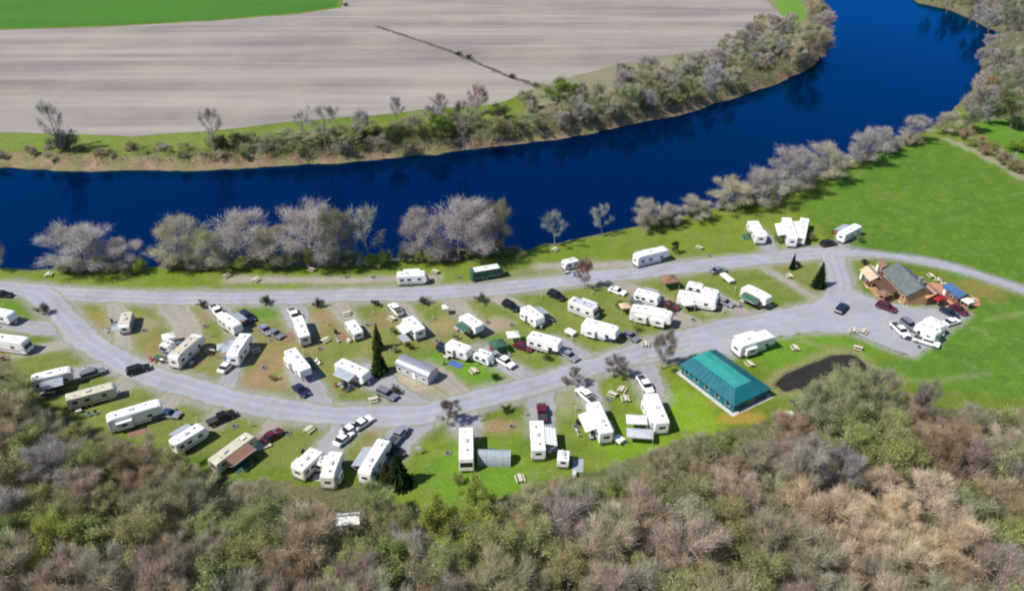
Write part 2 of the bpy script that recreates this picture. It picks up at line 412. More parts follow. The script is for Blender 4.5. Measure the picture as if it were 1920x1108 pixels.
# verges of roads and drives
dA = np.minimum(dist_line(roadA, X, Y), dist_line(roadB, X, Y)); dA = np.minimum(dA, dist_line(roadC, X, Y))
GRAVEL = C(.33, .32, .30)
mixc(1 - ss(dA + (n4 - .5) * 2.5, 3.0, 5.6), GRAVEL, .9)
mixc(1 - ss(dist_line(roadR, X, Y) + (n4 - .5) * 1.5, 1.8, 3.6), GRAVEL, .8)
for p, wd, k in drives:
    mixc(1 - ss(dist_line(p, X, Y) + (n4 - .5) * 2.2, wd * .35, wd * .5 + 1.6), GRAVEL if k == 0 else C(.34, .31, .25), .75)
L_ = [at(x, y) for x, y in lot]
mixc(np.where(inside(L_, X, Y), 0, 1) * (1 - ss(dist_line(L_, X, Y, True) + (n4 - .5) * 2, .3, 2.2)), GRAVEL, .8)
pd_ = dist_line(POND, X, Y, True)
mixc(1 - ss(pd_ + (n4 - .5) * 2, .8, 3.2), C(.27, .25, .11), .8)
mixc(1 - ss(pd_, .2, .9), C(.11, .09, .05), .9)
mixc(mead * ss(fbm(X * .3 + Y * .9, Y * .3 - X * .9, 7, 21), .5, .72), C(.125, .20, .02), .55)
mixc(mead * ss(n3, .5, .7), C(.065, .15, .012), .5)
mixc((~wood_zone) * (rdj > 8) * ss(fbm(X, Y, 1.6, 31, 2), .62, .85), C(.25, .24, .10), .35)
for ln in (smooth([at(1500, 640), at(1560, 655), at(1640, 690), at(1720, 715), at(1850, 700)], 5), smooth([at(1850, 600), at(1900, 590), at(1990, 570)], 5)):
    mixc(1 - ss(dist_line(ln, X, Y) + (n4 - .5), .3, 1.2), C(.27, .26, .14), .45)
# low hills of rough grass far beyond the frame keep the land going
col = np.clip(col * (.86 + .28 * n4[:, None]), 0.005, .8)

nx, ny = len(gx), len(gy)
me = bpy.data.meshes.new("ground")
me.vertices.add(nx * ny); me.vertices.foreach_set('co', np.stack([X, Y, Z], 1).ravel())
i = np.arange((ny - 1) * (nx - 1)); r_, c_ = i // (nx - 1), i % (nx - 1)
q = np.stack([r_ * nx + c_, r_ * nx + c_ + 1, (r_ + 1) * nx + c_ + 1, (r_ + 1) * nx + c_], 1).ravel().astype(np.int32)
me.loops.add(len(q)); me.loops.foreach_set('vertex_index', q)
me.polygons.add(len(i)); me.polygons.foreach_set('loop_start', (np.arange(len(i)) * 4).astype(np.int32))
me.polygons.foreach_set('use_smooth', np.ones(len(i), bool))
me.update(calc_edges=True)
ca = me.color_attributes.new("cover", 'FLOAT_COLOR', 'POINT')
ca.data.foreach_set('color', np.concatenate([col, np.ones((len(col), 1))], 1).ravel())
M['ground'] = ground_mat('grass_and_earth', [((.35, .35, .35), .35, .65, .72, .5, 0), ((1.6, 1.6, 1.6), .4, .65, .62, .55, 0), ((.9, .9, .9), .56, .72, (.30, .29, .08), .35, .5)], attr=True, bump=.5)
g = link("ground", me, M['ground']); tag(g, "mown grass, worn turf and woodland floor of the campground", kind='structure')

def sheet(name, poly, z, m, label=None, grid=None):
    bm = bmesh.new(); vs = [bm.verts.new((p[0], p[1], z)) for p in poly]
    f = bm.faces.new(vs); bmesh.ops.triangulate(bm, faces=[f])
    bmesh.ops.recalc_face_normals(bm, faces=bm.faces)
    if sum(f.normal.z for f in bm.faces) < 0: bmesh.ops.reverse_faces(bm, faces=bm.faces)
    me = bpy.data.meshes.new(name); bm.to_mesh(me); bm.free()
    return tag(link(name, me, m), label, kind='structure')

def densify(poly, step, jitter):
    o = []; n = len(poly)
    for i in range(n):
        a = Vector(poly[i][:2]); b = Vector(poly[(i + 1) % n][:2]); k = max(1, int((b - a).length / step))
        d = (b - a).normalized() if (b - a).length > 0 else Vector((1, 0)); nn = Vector((-d.y, d.x))
        for j in range(k): o.append(a.lerp(b, j / k) + nn * random.uniform(-jitter, jitter))
    return o

M['river'], n_, l_, b_ = newmat('deep_blue_river')
n_.remove(b_)
tc = n_.new("ShaderNodeTexCoord"); no = n_.new("ShaderNodeTexNoise"); no.inputs['Scale'].default_value = .35; no.inputs['Detail'].default_value = 5
mp = n_.new("ShaderNodeMapping"); mp.inputs['Scale'].default_value = (.6, 1.5, 1)
l_.new(tc.outputs['Object'], mp.inputs[0]); l_.new(mp.outputs[0], no.inputs['Vector'])
bp = n_.new("ShaderNodeBump"); bp.inputs['Strength'].default_value = .22; bp.inputs['Distance'].default_value = .3
l_.new(no.outputs[0], bp.inputs['Height'])
df = n_.new("ShaderNodeBsdfDiffuse"); df.inputs[0].default_value = (.0, .0055, .030, 1)
gl = n_.new("ShaderNodeBsdfGlossy"); gl.inputs['Color'].default_value = (.02, .40, 1, 1); gl.inputs['Roughness'].default_value = .10
fr_ = n_.new("ShaderNodeFresnel"); fr_.inputs[0].default_value = 1.55
ms = n_.new("ShaderNodeMixShader")
for s_ in (df, gl, fr_): l_.new(bp.outputs[0], s_.inputs['Normal'])
l_.new(fr_.outputs[0], ms.inputs[0]); l_.new(df.outputs[0], ms.inputs[1]); l_.new(gl.outputs[0], ms.inputs[2]); l_.new(ms.outputs[0], n_['Material Output'].inputs[0])
sheet("river", [(-1500, 120), (1500, 120), (1500, 1200), (-1500, 1200)], WZ, M['river'], "deep blue river curving round the campground")

M['plough'] = ground_mat('ploughed_soil', [((.004, .055, 1), .40, .60, .68, .9, .02), ((.012, .22, 1), .4, .6, .78, .7, -.03), ((.02, .02, 1), .45, .65, (.36, .33, .24), .4, 0), ((.3, .3, .3), .35, .7, .88, .6, 0)], base=(.33, .285, .265), bump=.3, bscale=.8)
M['crop'] = ground_mat('young_green_crop', [((.01, .05, 1), .4, .65, .8, .7, .05), ((.2, .2, .2), .4, .7, .8, .5, 0)], base=(.055, .17, .02), bump=.3)
pf = [(-1500, 70), (0, 57), (200, 51), (400, 40), (560, 27), (640, 15), (652, -20), (664, -130), (1385, -130), (1425, -10), (1462, 28), (1488, 52), (1440, 74), (1350, 92), (1200, 112), (1080, 142), (1000, 168), (930, 196), (800, 205), (700, 217), (560, 228), (400, 246), (250, 256), (130, 252), (0, 248), (-1500, 225)]
sheet("ploughed_field", densify([at(x, y) for x, y in pf], 8, .5), .05, M['plough'], "pale brown ploughed field beyond the river")
cf = [(-1500, 66), (0, 53.5), (200, 47.5), (400, 37), (560, 23.5), (630, 13), (640, -20), (650, -130), (-3000, -130)]
sheet("crop_field", densify([at(x, y) for x, y in cf], 8, .5), .06, M['crop'], "bright green crop field in the far left corner")
# ditch across the ploughed field
M['ditch'] = mat('dark_wet_ditch_soil', (.10, .08, .06), .9, .3, .5)
dl = road_px([(705, 50), (760, 68), (830, 92), (880, 112), (940, 138), (1000, 160)])
def strip_mesh(line, wid, z, jit=.35, step=1.2, crown=0.0, base=None, edge=(.24, .25, .13), track=.92):
    pts = [Vector(p[:2]) for p in line]
    d = [0]
    for a, b in zip(pts, pts[1:]): d.append(d[-1] + (b - a).length)
    n = max(2, int(d[-1] / step)); bm = bmesh.new(); rows = []; k = 0; cols = []
    off = [1, .74, .5, .3, 0, -.3, -.5, -.74, -1]; tn = [None, 1.03, .97, track, 1.05, track, .97, 1.03, None]
    for i in range(n + 1):
        s = d[-1] * i / n
        while k < len(d) - 2 and d[k + 1] < s: k += 1
        tt = (s - d[k]) / max(1e-6, d[k + 1] - d[k]); p = pts[k].lerp(pts[k + 1], tt)
        a = pts[max(0, k - 1)]; b = pts[min(len(pts) - 1, k + 2)]; dr = (b - a).normalized(); nn = Vector((-dr.y, dr.x))
        wl = wid / 2 + random.uniform(-jit, jit) + .3 * math.sin(s * .31); wr = wid / 2 + random.uniform(-jit, jit) + .3 * math.sin(s * .23 + 1)
        wob = .05 * math.sin(s * .11) + .03 * math.sin(s * .37)
        row = []
        for q, o in enumerate(off):
            oo = o + (wob if 0 < q < 8 else 0)
            v = p + nn * (oo * (wl if oo > 0 else wr)); row.append(bm.verts.new((v.x, v.y, z)))
            if base is not None:
                cc = edge if tn[q] is None else tuple(x * tn[q] * random.uniform(.95, 1.05) for x in base)
                cols.append((*cc, 1))
        rows.append(row)
    for a, b in zip(rows, rows[1:]):
        for j in range(8): bm.faces.new((a[j + 1], a[j], b[j], b[j + 1]))
    bmesh.ops.recalc_face_normals(bm, faces=bm.faces)
    if sum(f.normal.z for f in bm.faces) < 0: bmesh.ops.reverse_faces(bm, faces=bm.faces)
    return bm, cols
def strip_obj(name, line, wid, z, m, label=None, **k):
    bm, cols = strip_mesh(line, wid, z, **k); me = bpy.data.meshes.new(name); bm.to_mesh(me); bm.free()
    if cols:
        ca = me.color_attributes.new("cover", 'FLOAT_COLOR', 'POINT'); ca.data.foreach_set('color', np.array(cols, float).ravel())
    return tag(link(name, me, m), label, kind='structure')
strip_obj("ditch", dl, 2.6, .10, M['ditch'], "dark drainage ditch across the ploughed field", jit=.7, step=1.5)

M['gravel'] = ground_mat('pale_gravel_road', [((.12, .12, .12), .38, .66, .82, .7, 0), ((.6, .6, .6), .4, .68, .8, .5, 0), ((.25, .25, .25), .55, .75, (.30, .28, .22), .5, 1)], base=(.335, .335, .365), bump=.25, bscale=5)
GL = [((.12, .12, .12), .38, .66, .8, .7, 0), ((.6, .6, .6), .4, .68, .78, .5, 0), ((.25, .25, .25), .5, .72, (.27, .25, .19), .45, 1)]
M['road'] = ground_mat('rutted_gravel', GL, attr=True, bump=.3, bscale=5)
GRB = (.345, .345, .385)
M['asphalt'] = ground_mat('worn_asphalt', [((.2, .2, .2), .38, .66, .8, .6, 0), ((1, 1, 1), .4, .68, .85, .5, 0)], base=(.20, .205, .225), bump=.15)
M['drive_grey'] = ground_mat('grey_gravel_pad', [((.3, .3, .3), .38, .66, .8, .7, 0), ((.5, .5, .5), .5, .72, (.26, .26, .12), .6, 1)], base=(.33, .33, .35), bump=.3, bscale=5)
M['drive_tan'] = ground_mat('dusty_gravel_pad', [((.3, .3, .3), .38, .66, .8, .7, 0), ((.4, .4, .4), .48, .7, (.24, .25, .09), .7, 1)], base=(.35, .31, .26), bump=.3, bscale=5)
strip_obj("road", roadA, 6.6, .020, M['road'], "pale gravel road running beside the river", base=GRB)
strip_obj("road", roadB, 6.6, .028, M['road'], "curving gravel loop road through the campground", base=GRB)
strip_obj("road", roadC, 5.6, .024, M['road'], "short gravel link beside the teal roofed building", base=GRB)
strip_obj("road", roadR, 4.0, .032, M['road'], "narrow lane leaving past the green meadow", base=GRB)
strip_obj("road_edge", [Vector(p) + Vector((1.2, 2.4)) for p in roadR], .9, .012, M['asphalt'], "dark edge of the narrow lane", jit=.15)
sheet("parking_lot", densify(L_, 1.5, .35), .036, M['gravel'], "gravel parking area in front of the lodge")
for k, (p, wd, kd) in enumerate(drives):
    strip_obj("driveway", smooth(p, 5), wd, .008 + .0002 * k, M['road'], "gravel pull-in between campground pitches", jit=.5, base=(.33, .295, .25) if kd else (.315, .31, .33), edge=(.22, .23, .09), track=.95)
M['pond'] = mat('dark_brown_water', (.03, .024, .016), .05, .2, .2)
sheet("pond", densify(POND, 1, .2), .03, M['pond'], "small dark pond at the edge of the wood")

# ---------------- trees ----------------
def tubes_mesh(name, segs, sides=5):
    vs = []; fs = []
    for a, b, ra, rb in segs:
        d = (b - a); 
        if d.length < 1e-4: continue
        q = d.to_track_quat('Z', 'Y'); o = len(vs)
        for p, r in ((a, ra), (b, rb)):
            for k in range(sides):
                an = 2 * math.pi * k / sides
                vs.append(p + q @ Vector((math.cos(an) * r, math.sin(an) * r, 0)))
        for k in range(sides):
            k2 = (k + 1) % sides; fs.append((o + k, o + k2, o + sides + k2, o + sides + k))
    me = bpy.data.meshes.new(name); me.from_pydata([tuple(v) for v in vs], [], fs); me.materials.append(M['bark']); return me

def grow(rnd, height, rad, base, nl, lean=.0):
    """trunk and two orders of limbs; returns (segments, tips)"""
    segs = []; tips = []
    pts = [Vector((0, 0, -.3))]; n = 6; d = Vector((rnd.uniform(-lean, lean), rnd.uniform(-lean, lean), 1))
    tr = height * .017 + .05
    for k in range(n):
        d = (d + Vector((rnd.uniform(-.1, .1), rnd.uniform(-.1, .1), 0))).normalized()
        pts.append(pts[-1] + d * (height * .86 / n))
    for k in range(n): segs.append((pts[k], pts[k + 1], tr * (1 - .14 * k), tr * (1 - .14 * (k + 1))))
    tips.append(pts[-1])
    for i in range(nl):
        f = base + (1 - base) * (i + rnd.random()) / nl * .95
        s = f * n * .98; k = min(n - 1, int(s)); p = pts[k].lerp(pts[k + 1], s - k)
        az = i * 2.4 + rnd.uniform(-.5, .5)
        up = .35 + 1.0 * f
        # crown profile: widest in the middle
        prof = math.sin(math.pi * min(1, max(.12, (f - base) / (1.02 - base) * .8 + .2))) ** .6
        L = rad * prof * rnd.uniform(.75, 1.15)
        dd = Vector((math.cos(az), math.sin(az), up * .7)).normalized()
        a = p; r0 = tr * .42 * (1 - .5 * f); path = [a]
        for j in range(3):
            dd = (dd + Vector((rnd.uniform(-.2, .2), rnd.uniform(-.2, .2), .14))).normalized()
            b = a + dd * L / 2.6; segs.append((a, b, r0 * (1 - .28 * j), r0 * (1 - .28 * (j + 1)))); a = b; path.append(a)
        tips.append(a)
        for j in range(4):
            q = path[1 + j // 2].lerp(path[min(3, 2 + j // 2)], rnd.random())
            e = Vector((rnd.uniform(-1, 1), rnd.uniform(-1, 1), rnd.uniform(.1, .9))).normalized()
            e = (e + dd * .6).normalized(); l2 = L * rnd.uniform(.28, .5)
            m_ = q + e * l2 * .55; e2 = (e + Vector((0, 0, .3))).normalized(); t_ = m_ + e2 * l2 * .45
            segs.append((q, m_, r0 * .4, r0 * .25)); segs.append((m_, t_, r0 * .25, r0 * .1)); tips.append(t_); tips.append(m_)
    return segs, tips

def crown_mesh(name, tips, seed, ntwig, tlen, tw, nleaf, lsize, spread, leaf_tone=(1, 1, 1), twig_tone=(1, 1, 1), cut=.05, top=None):
    r = np.random.RandomState(seed); T = np.array([tuple(t) for t in tips])
    ctr = np.array([0, 0, T[:, 2].mean() * .8]); V = []; F = []; CT = []
    w_ = r.uniform(.35, 1.5, len(T)) * (r.rand(len(T)) > cut); w_ /= w_.sum()
    tone_c = r.uniform(.7, 1.25, len(T))
    # twigs: long thin three-cornered blades
    idx = r.choice(len(T), ntwig, p=w_)
    a = T[idx] + r.normal(0, spread * .35, (ntwig, 3))
    d = (a - ctr); d /= np.linalg.norm(d, axis=1)[:, None] + 1e-6
    d = d * .8 + r.normal(0, .55, (ntwig, 3)) + np.array([0, 0, .45]); d /= np.linalg.norm(d, axis=1)[:, None]
    L = tlen * r.uniform(.5, 1.3, ntwig)[:, None]; b = a + d * L
    sd = np.cross(d, r.normal(0, 1, (ntwig, 3))); sd /= np.linalg.norm(sd, axis=1)[:, None] + 1e-6
    sd *= tw * r.uniform(.6, 1.4, ntwig)[:, None]
    tv = np.stack([a - sd, a + sd, b], 1).reshape(-1, 3); V.append(tv)
    CT.append(np.repeat(tone_c[idx][:, None] * np.array(twig_tone)[None], 3, 0))
    if nleaf:
        idx = r.choice(len(T), nleaf, p=w_)
        dd = r.normal(0, 1, (nleaf, 3)); dd /= np.linalg.norm(dd, axis=1)[:, None]
        p = T[idx] + dd * (spread * r.rand(nleaf) ** .5)[:, None] * np.array([1, 1, .75])
        u = r.normal(0, 1, (nleaf, 3)); u[:, 2] *= .6; u /= np.linalg.norm(u, axis=1)[:, None]
        v = np.cross(u, r.normal(0, 1, (nleaf, 3))); v /= np.linalg.norm(v, axis=1)[:, None] + 1e-6
        s = lsize * r.uniform(.6, 1.5, nleaf)[:, None]
        lv = np.stack([p - u * s * .7 - v * s * .25, p + v * s * .7, p + u * s * .8 - v * s * .3], 1).reshape(-1, 3)
        V.append(lv); CT.append(np.repeat(tone_c[idx][:, None] * r.uniform(.75, 1.25, nleaf)[:, None] * np.array(leaf_tone)[None], 3, 0))
    V = np.concatenate(V); CT = np.concatenate(CT); n = len(V)
    V[:, 2] = np.maximum(V[:, 2], .05)
    me = bpy.data.meshes.new(name); me.vertices.add(n); me.vertices.foreach_set('co', V.ravel())
    me.loops.add(n); me.loops.foreach_set('vertex_index', np.arange(n, dtype=np.int32))
    me.polygons.add(n // 3); me.polygons.foreach_set('loop_start', (np.arange(n // 3) * 3).astype(np.int32)); me.update(calc_edges=True)
    ca = me.color_attributes.new("tone", 'FLOAT_COLOR', 'POINT'); ca.data.foreach_set('color', np.concatenate([CT, np.ones((n, 1))], 1).ravel())
    me.materials.append(M['leaf']); return me

def conifer_meshes(seed, h=10, r=2.4):
    rnd = random.Random(seed); V = []; F = []; CT = []
    lv = int(h * 3.2)
    for k in range(lv):
        f = k / lv; z = h * (.06 + .94 * f); rr = r * (1 - f) ** .85 + .12; nb = max(5, int(15 * (1 - f)) + 4)
        for j in range(nb):
            az = 2 * math.pi * (j + rnd.random()) / nb; L = rr * rnd.uniform(.7, 1.15); tone = rnd.uniform(.6, 1.35)
            d = Vector((math.cos(az), math.sin(az), 0)); s = Vector((-d.y, d.x, 0))
            for m_ in range(7):
                q = d * L * (m_ + .2) / 7 + Vector((0, 0, z - .28 * L * (m_ / 7) + rnd.uniform(-.08, .08)))
                ww = .42 * L * (1 - m_ / 8) * rnd.uniform(.6, 1.1) + .08
                for sg in (-1, 1):
                    o = len(V); V += [tuple(q), tuple(q + d * L * .24 + Vector((0, 0, .05))), tuple(q + s * sg * ww + d * L * .16 - Vector((0, 0, .12 + rnd.random() * .1)))]
                    F.append((o, o + 1, o + 2)); CT += [(tone, tone, tone, 1)] * 3
    me = bpy.data.meshes.new("crown"); me.from_pydata(V, [], F)
    ca = me.color_attributes.new("tone", 'FLOAT_COLOR', 'POINT'); ca.data.foreach_set('color', np.array(CT, float).ravel()); me.materials.append(M['leaf'])
    tm = tubes_mesh("trunk", [(Vector((0, 0, -.2)), Vector((0, 0, h * .5)), h * .018 + .04, h * .012), (Vector((0, 0, h * .5)), Vector((0, 0, h * .97)), h * .012, .02)], 6)
    return tm, me

PROTO = {}
def proto(kind, seed):
    rnd = random.Random(seed * 13 + 5)
    if kind == 'bare':       # open grey-brown winter crown
        s, t = grow(rnd, 14, 4.6, .22, 15, .08); return tubes_mesh("trunk", s, 4), crown_mesh("crown", t, seed, 6500, 1.5, .028, 900, .10, 1.1)
    if kind == 'bud':        # crown with a thin veil of new leaf
        s, t = grow(rnd, 14, 4.4, .2, 14, .08); return tubes_mesh("trunk", s, 4), crown_mesh("crown", t, seed, 3600, 1.3, .026, 4600, .15, 1.15)
    if kind == 'round':      # rounded, fine and low-branched
        s, t = grow(rnd, 13, 4.3, .10, 18, .05); return tubes_mesh("trunk", s, 4), crown_mesh("crown", t, seed, 8500, .95, .026, 2600, .10, 1.3, cut=.02)
    if kind == 'full':       # denser crown
        s, t = grow(rnd, 12, 4.2, .16, 13, .08); return tubes_mesh("trunk", s, 4), crown_mesh("crown", t, seed, 1800, 1.1, .03, 7500, .19, 1.15)
    if kind == 'open':       # sparse, sky showing between limbs
        s, t = grow(rnd, 12, 4.4, .3, 9, .15); return tubes_mesh("trunk", s, 5), crown_mesh("crown", t, seed, 1500, 1.1, .04, 300, .12, .9, cut=.2)
    if kind == 'shrub':      # low, many-stemmed
        s = []; t = []
        for k in range(6):
            a = Vector((rnd.uniform(-.9, .9), rnd.uniform(-.9, .9), -.1)); b = a + Vector((rnd.uniform(-1, 1), rnd.uniform(-1, 1), rnd.uniform(1.4, 2.4))); s.append((a, b, .06, .03)); t.append(b)
            for j in range(4):
                c = a.lerp(b, rnd.uniform(.4, 1)) + Vector((rnd.uniform(-1.2, 1.2), rnd.uniform(-1.2, 1.2), rnd.uniform(.1, 1.3))); s.append((a.lerp(b, .5), c, .03, .012)); t.append(c)
        return tubes_mesh("stem", s, 3), crown_mesh("crown", t, seed, 700, .9, .03, 1700, .13, .75)
for kd, n in (('bare', 6), ('bud', 6), ('round', 5), ('full', 4), ('open', 3), ('shrub', 5)):
    PROTO[kd] = [proto(kd, 10 * len(PROTO) + k + 1) for k in range(n)]
PROTO['conifer'] = [conifer_meshes(k) for k in (1, 2, 3)]
BASEH = {'round': 13.6, 'bare': 14.5, 'bud': 14.5, 'full': 12.6, 'open': 12.5, 'shrub': 3.4, 'conifer': 10}
BASER = {'round': 4.8, 'bare': 5.0, 'bud': 4.9, 'full': 4.9, 'open': 4.8, 'shrub': 2.4, 'conifer': 2.5}
def plant(name, kind, p, h, wd, colr, label, cat, group=None, variant=None, bark=None):
    v = random.randrange(len(PROTO[kind])) if variant is None else variant % len(PROTO[kind])
    tm, cm = PROTO[kind][v]
    e = empty(name, (p[0], p[1], p[2] if len(p) > 2 else 0), random.uniform(0, 6.28), label, cat, group)
    sz = h / BASEH[kind]; sx = wd / 2 / BASER[kind]; e.scale = (sx, sx * random.uniform(.92, 1.08), sz)
    a = link('trunk' if kind != 'shrub' else 'stem', tm, None, e); b = link('crown', cm, None, e)
    b.color = (*colr, 1); return e
def vary(c, a=.15):
    k = random.uniform(1 - a, 1 + a); return tuple(max(.004, x * k * random.uniform(1 - a * .5, 1 + a * .5)) for x in c)

MAUVE = (.46, .41, .385); GREYTAN = (.49, .44, .33); OLIVE = (.38, .38, .16); LIME = (.33, .39, .09); RUSSET = (.44, .32, .22); PALE = (.66, .55, .40); GREEN = (.26, .31, .11); DKGREEN = (.030, .055, .022); SAGE = (.38, .39, .23)

def ptree(name, kind, bx, by, top, wpx, colr, label, cat='tree', group=None, variant=None):
    p = at(bx, by); h = top_height(p, top); return plant(name, kind, p, h, wpx / scale_at(p), colr, label, cat, group, variant)

BANK = "trees on the near riverbank"
for a in [('bare', 165, 508, 408, 132, MAUVE, 'broad bare grey tree, leftmost complete crown of the near riverbank'),
          ('bare', 243, 507, 445, 75, MAUVE, 'small bare tree just right of the leftmost broad riverbank tree'),
          ('bare', -4, 505, 428, 50, GREYTAN, 'bare riverbank tree cut by the left edge of the picture'),
          ('bare', 345, 502, 403, 100, GREYTAN, 'grey-brown riverbank tree with an upright left-leaning crown, left end of the long clump'),
          ('bare', 398, 505, 418, 70, SAGE, 'slim riverbank tree with yellow-green low growth, second of the long clump'),
          ('bare', 455, 500, 390, 118, MAUVE, 'round mauve-grey riverbank tree in the left half of the long clump'),
          ('bare', 515, 502, 412, 80, GREYTAN, 'shorter tan riverbank tree in the middle of the long clump'),
          ('bare', 585, 500, 374, 120, MAUVE, 'tallest mauve-brown riverbank tree in the middle of the long clump'),
          ('bud', 640, 498, 376, 90, (.26, .24, .16), 'olive-tinted riverbank tree right of the tallest one in the long clump'),
          ('open', 697, 494, 384, 92, (.36, .37, .30), 'pale open-branched tree at the right end of the long clump, water showing through'),
          ('bare', 790, 492, 388, 90, MAUVE, 'bare mauve tree at the left end of the second riverbank clump'),
          ('bare', 862, 488, 366, 120, MAUVE, 'tall dense mauve tree in the centre of the second riverbank clump'),
          ('bare', 905, 484, 378, 90, MAUVE, 'bare mauve tree right of centre in the second riverbank clump'),
          ('bud', 935, 478, 373, 78, (.29, .28, .17), 'leaning pale olive tree at the right end of the second riverbank clump'),
          ('open', 1040, 462, 400, 62, (.36, .38, .34), 'small sparse pale sapling standing alone against the river, left of two'),
          ('open', 1130, 444, 388, 50, (.42, .42, .38), 'small sparse pale sapling alone against the river, right of two'),
          ('bare', 1210, 434, 368, 58, GREYTAN, 'first small bare tree of the row leading up to the meadow'),
          ('bare', 1255, 422, 374, 48, MAUVE, 'second small bare tree of the row leading up to the meadow'),
          ('bare', 1305, 412, 362, 62, GREYTAN, 'third small tree of the row, tan with pale twigs'),
          ('bare', 1372, 396, 326, 80, GREYTAN, 'tan bare tree left of the big round crowns beside the meadow'),
          ('bare', 1425, 388, 303, 84, MAUVE, 'round grey-mauve tree with dark base beside the meadow'),
          ('bare', 1485, 362, 272, 105, MAUVE, 'largest round mauve crown beside the upper meadow edge'),
          ('bare', 1548, 340, 262, 80, GREYTAN, 'grey-tan tree directly right of the largest round crown'),
          ('bare', 1612, 312, 232, 66, MAUVE, 'left one of the two mauve trees at the meadow top'),
          ('bare', 1655, 292, 232, 50, MAUVE, 'right one of the two mauve trees at the meadow top'),
          ('bare', 1705, 268, 210, 56, MAUVE, 'single round mauve tree at the tip of the meadow'),
          ('bare', 1770, 252, 200, 50, GREYTAN, 'tan tree where the hedge meets the river at the right'),
          ('bud', 1805, 245, 195, 60, (.24, .26, .18), 'grey-green tree right of the hedge end by the river')]:
    k, bx, by, tp, wd, c, lb = a
    if k == 'bare': k = 'round'; c = tuple(x * 1.08 for x in c); tp += 6
    ptree('riverbank_tree', k, bx, by, tp, wd, vary(c, .06), lb, group=BANK)
# extra low growth under the riverbank trees
UNDER = "low shrubs under the riverbank trees"
for (x0, x1, yb, n) in [(110, 265, 510, 10), (305, 540, 505, 15), (540, 725, 501, 12), (760, 965, 492, 12), (1190, 1330, 424, 6), (1340, 1470, 392, 9), (1475, 1600, 350, 7), (1600, 1720, 300, 6)]:
    for k in range(n):
        f = (k + random.random()) / n; x = x0 + (x1 - x0) * f
        y = yb + random.uniform(-6, 3) - (0 if x < 1000 else (f * {1190: 28, 1340: 36, 1475: 48, 1600: 42}.get(x0, 0) - 8))
        if 735 < x < 1000: y -= (x - 760) * .05
        p = at(x, y); plant('riverbank_shrub', 'shrub', p, random.uniform(2.2, 5), random.uniform(3.5, 6.5), vary(random.choice([OLIVE, GREYTAN, SAGE, MAUVE, LIME])), 'low twiggy shrub under the near riverbank trees', 'shrub', UNDER)
# single trees among the pitches
ptree('conifer_tree', 'conifer', 712, 700, 640, 32, (.040, .075, .02), 'dark green conifer beside the grey rounded-roof cabin')
ptree('conifer_tree', 'conifer', 709, 655, 604, 22, (.085, .09, .03), 'slim olive conifer just behind the taller dark one among the pitches')
ptree('conifer_tree', 'conifer', 1534, 538, 490, 27, (.025, .055, .02), 'dark pointed conifer at the road fork left of the lodge')
ptree('conifer_tree', 'conifer', 1485, 505, 474, 12, (.02, .045, .025), 'tiny dark columnar conifer at the roadside below the twin trailers')
ptree('conifer_tree', 'conifer', 748, 908, 846, 50, (.022, .045, .016), 'dark spruce at the wood edge beside the long white trailer')
ptree('conifer_tree', 'conifer', 724, 903, 866, 32, (.06, .07, .02), 'small olive spruce left of the dark one at the wood edge')
ptree('round_shrub', 'full', 1266, 476, 452, 18, (.05, .05, .03), 'dark rounded bush at the right end of the white riverside trailer', 'shrub')
ptree('bare_tree', 'bare', 1096, 542, 486, 34, (.33, .19, .17), 'small pinkish-brown tree beside the upper gravel road')
ptree('bare_tree', 'bare', 1240, 692, 626, 50, (.30, .25, .20), 'small bare tan tree by the link road left of the teal roof')
ptree('bare_tree', 'bare', 1150, 706, 664, 44, (.27, .22, .20), 'small bare tree at the road junction above the long white fifth wheel')
ptree('bare_tree', 'bare', 838, 795, 752, 40, (.22, .17, .15), 'small brownish bare tree at the lower loop road bend')
ptree('bare_tree', 'bare', 1078, 722, 690, 30, (.27, .23, .19), 'little bare tree on the loop road verge, centre of the campground')
for k, (x, y, hh, ww, c) in enumerate([(510, 712, 1.3, 1.6, OLIVE), (648, 732, 2.0, 1.8, (.07, .08, .03)), (927, 712, 1.2, 1.8, (.06, .08, .02)), (740, 738, 1.4, 2, (.07, .08, .03)), (950, 772, 1.2, 2, (.08, .1, .02)), (598, 575, 1.6, 2.4, (.04, .05, .03)),
     (706, 574, 1.5, 1.8, (.06, .06, .03)), (795, 570, 1.5, 2.6, (.12, .08, .05)), (902, 566, 1.6, 2.6, (.15, .12, .11)), (768, 655, 1.5, 1.8, (.12, .08, .03)), (1025, 676, 1.3, 1.7, (.1, .13, .02)), (1165, 580, 1.7, 3, (.08, .12, .02)),
     (380, 577, 1.6, 2.4, (.09, .08, .04)), (500, 570, 1.5, 2.6, (.05, .08, .02)), (740, 660, 1.2, 1.5, OLIVE), (1195, 620, 1.3, 2, LIME), (735, 622, 1.0, 1.2, OLIVE), (1255, 588, 1.6, 2, (.09, .12, .03)), (1012, 765, 1.1, 1.4, OLIVE), (860, 905, 1.5, 2.2, OLIVE),
     (85, 588, 2.2, 2.6, (.10, .10, .07)), (1620, 498, 1.6, 2, (.1, .08, .05)), (1495, 500, 1.4, 1.6, DKGREEN), (1405, 445, 1.4, 1.5, GREEN), (1460, 455, 1.6, 2, GREEN), (1520, 452, 1.8, 2.4, GREEN), (1612, 455, 1.6, 2, GREEN), (1060, 720, 1.5, 2, RUSSET)]):
    plant('small_shrub', 'shrub', at(x, y), hh * 1.25, ww * 1.25, vary(c, .05), ['low dark shrub', 'small round shrub', 'low spreading shrub'][k % 3] + ' planted between the campground pitches', 'shrub', 'shrubs between the pitches')

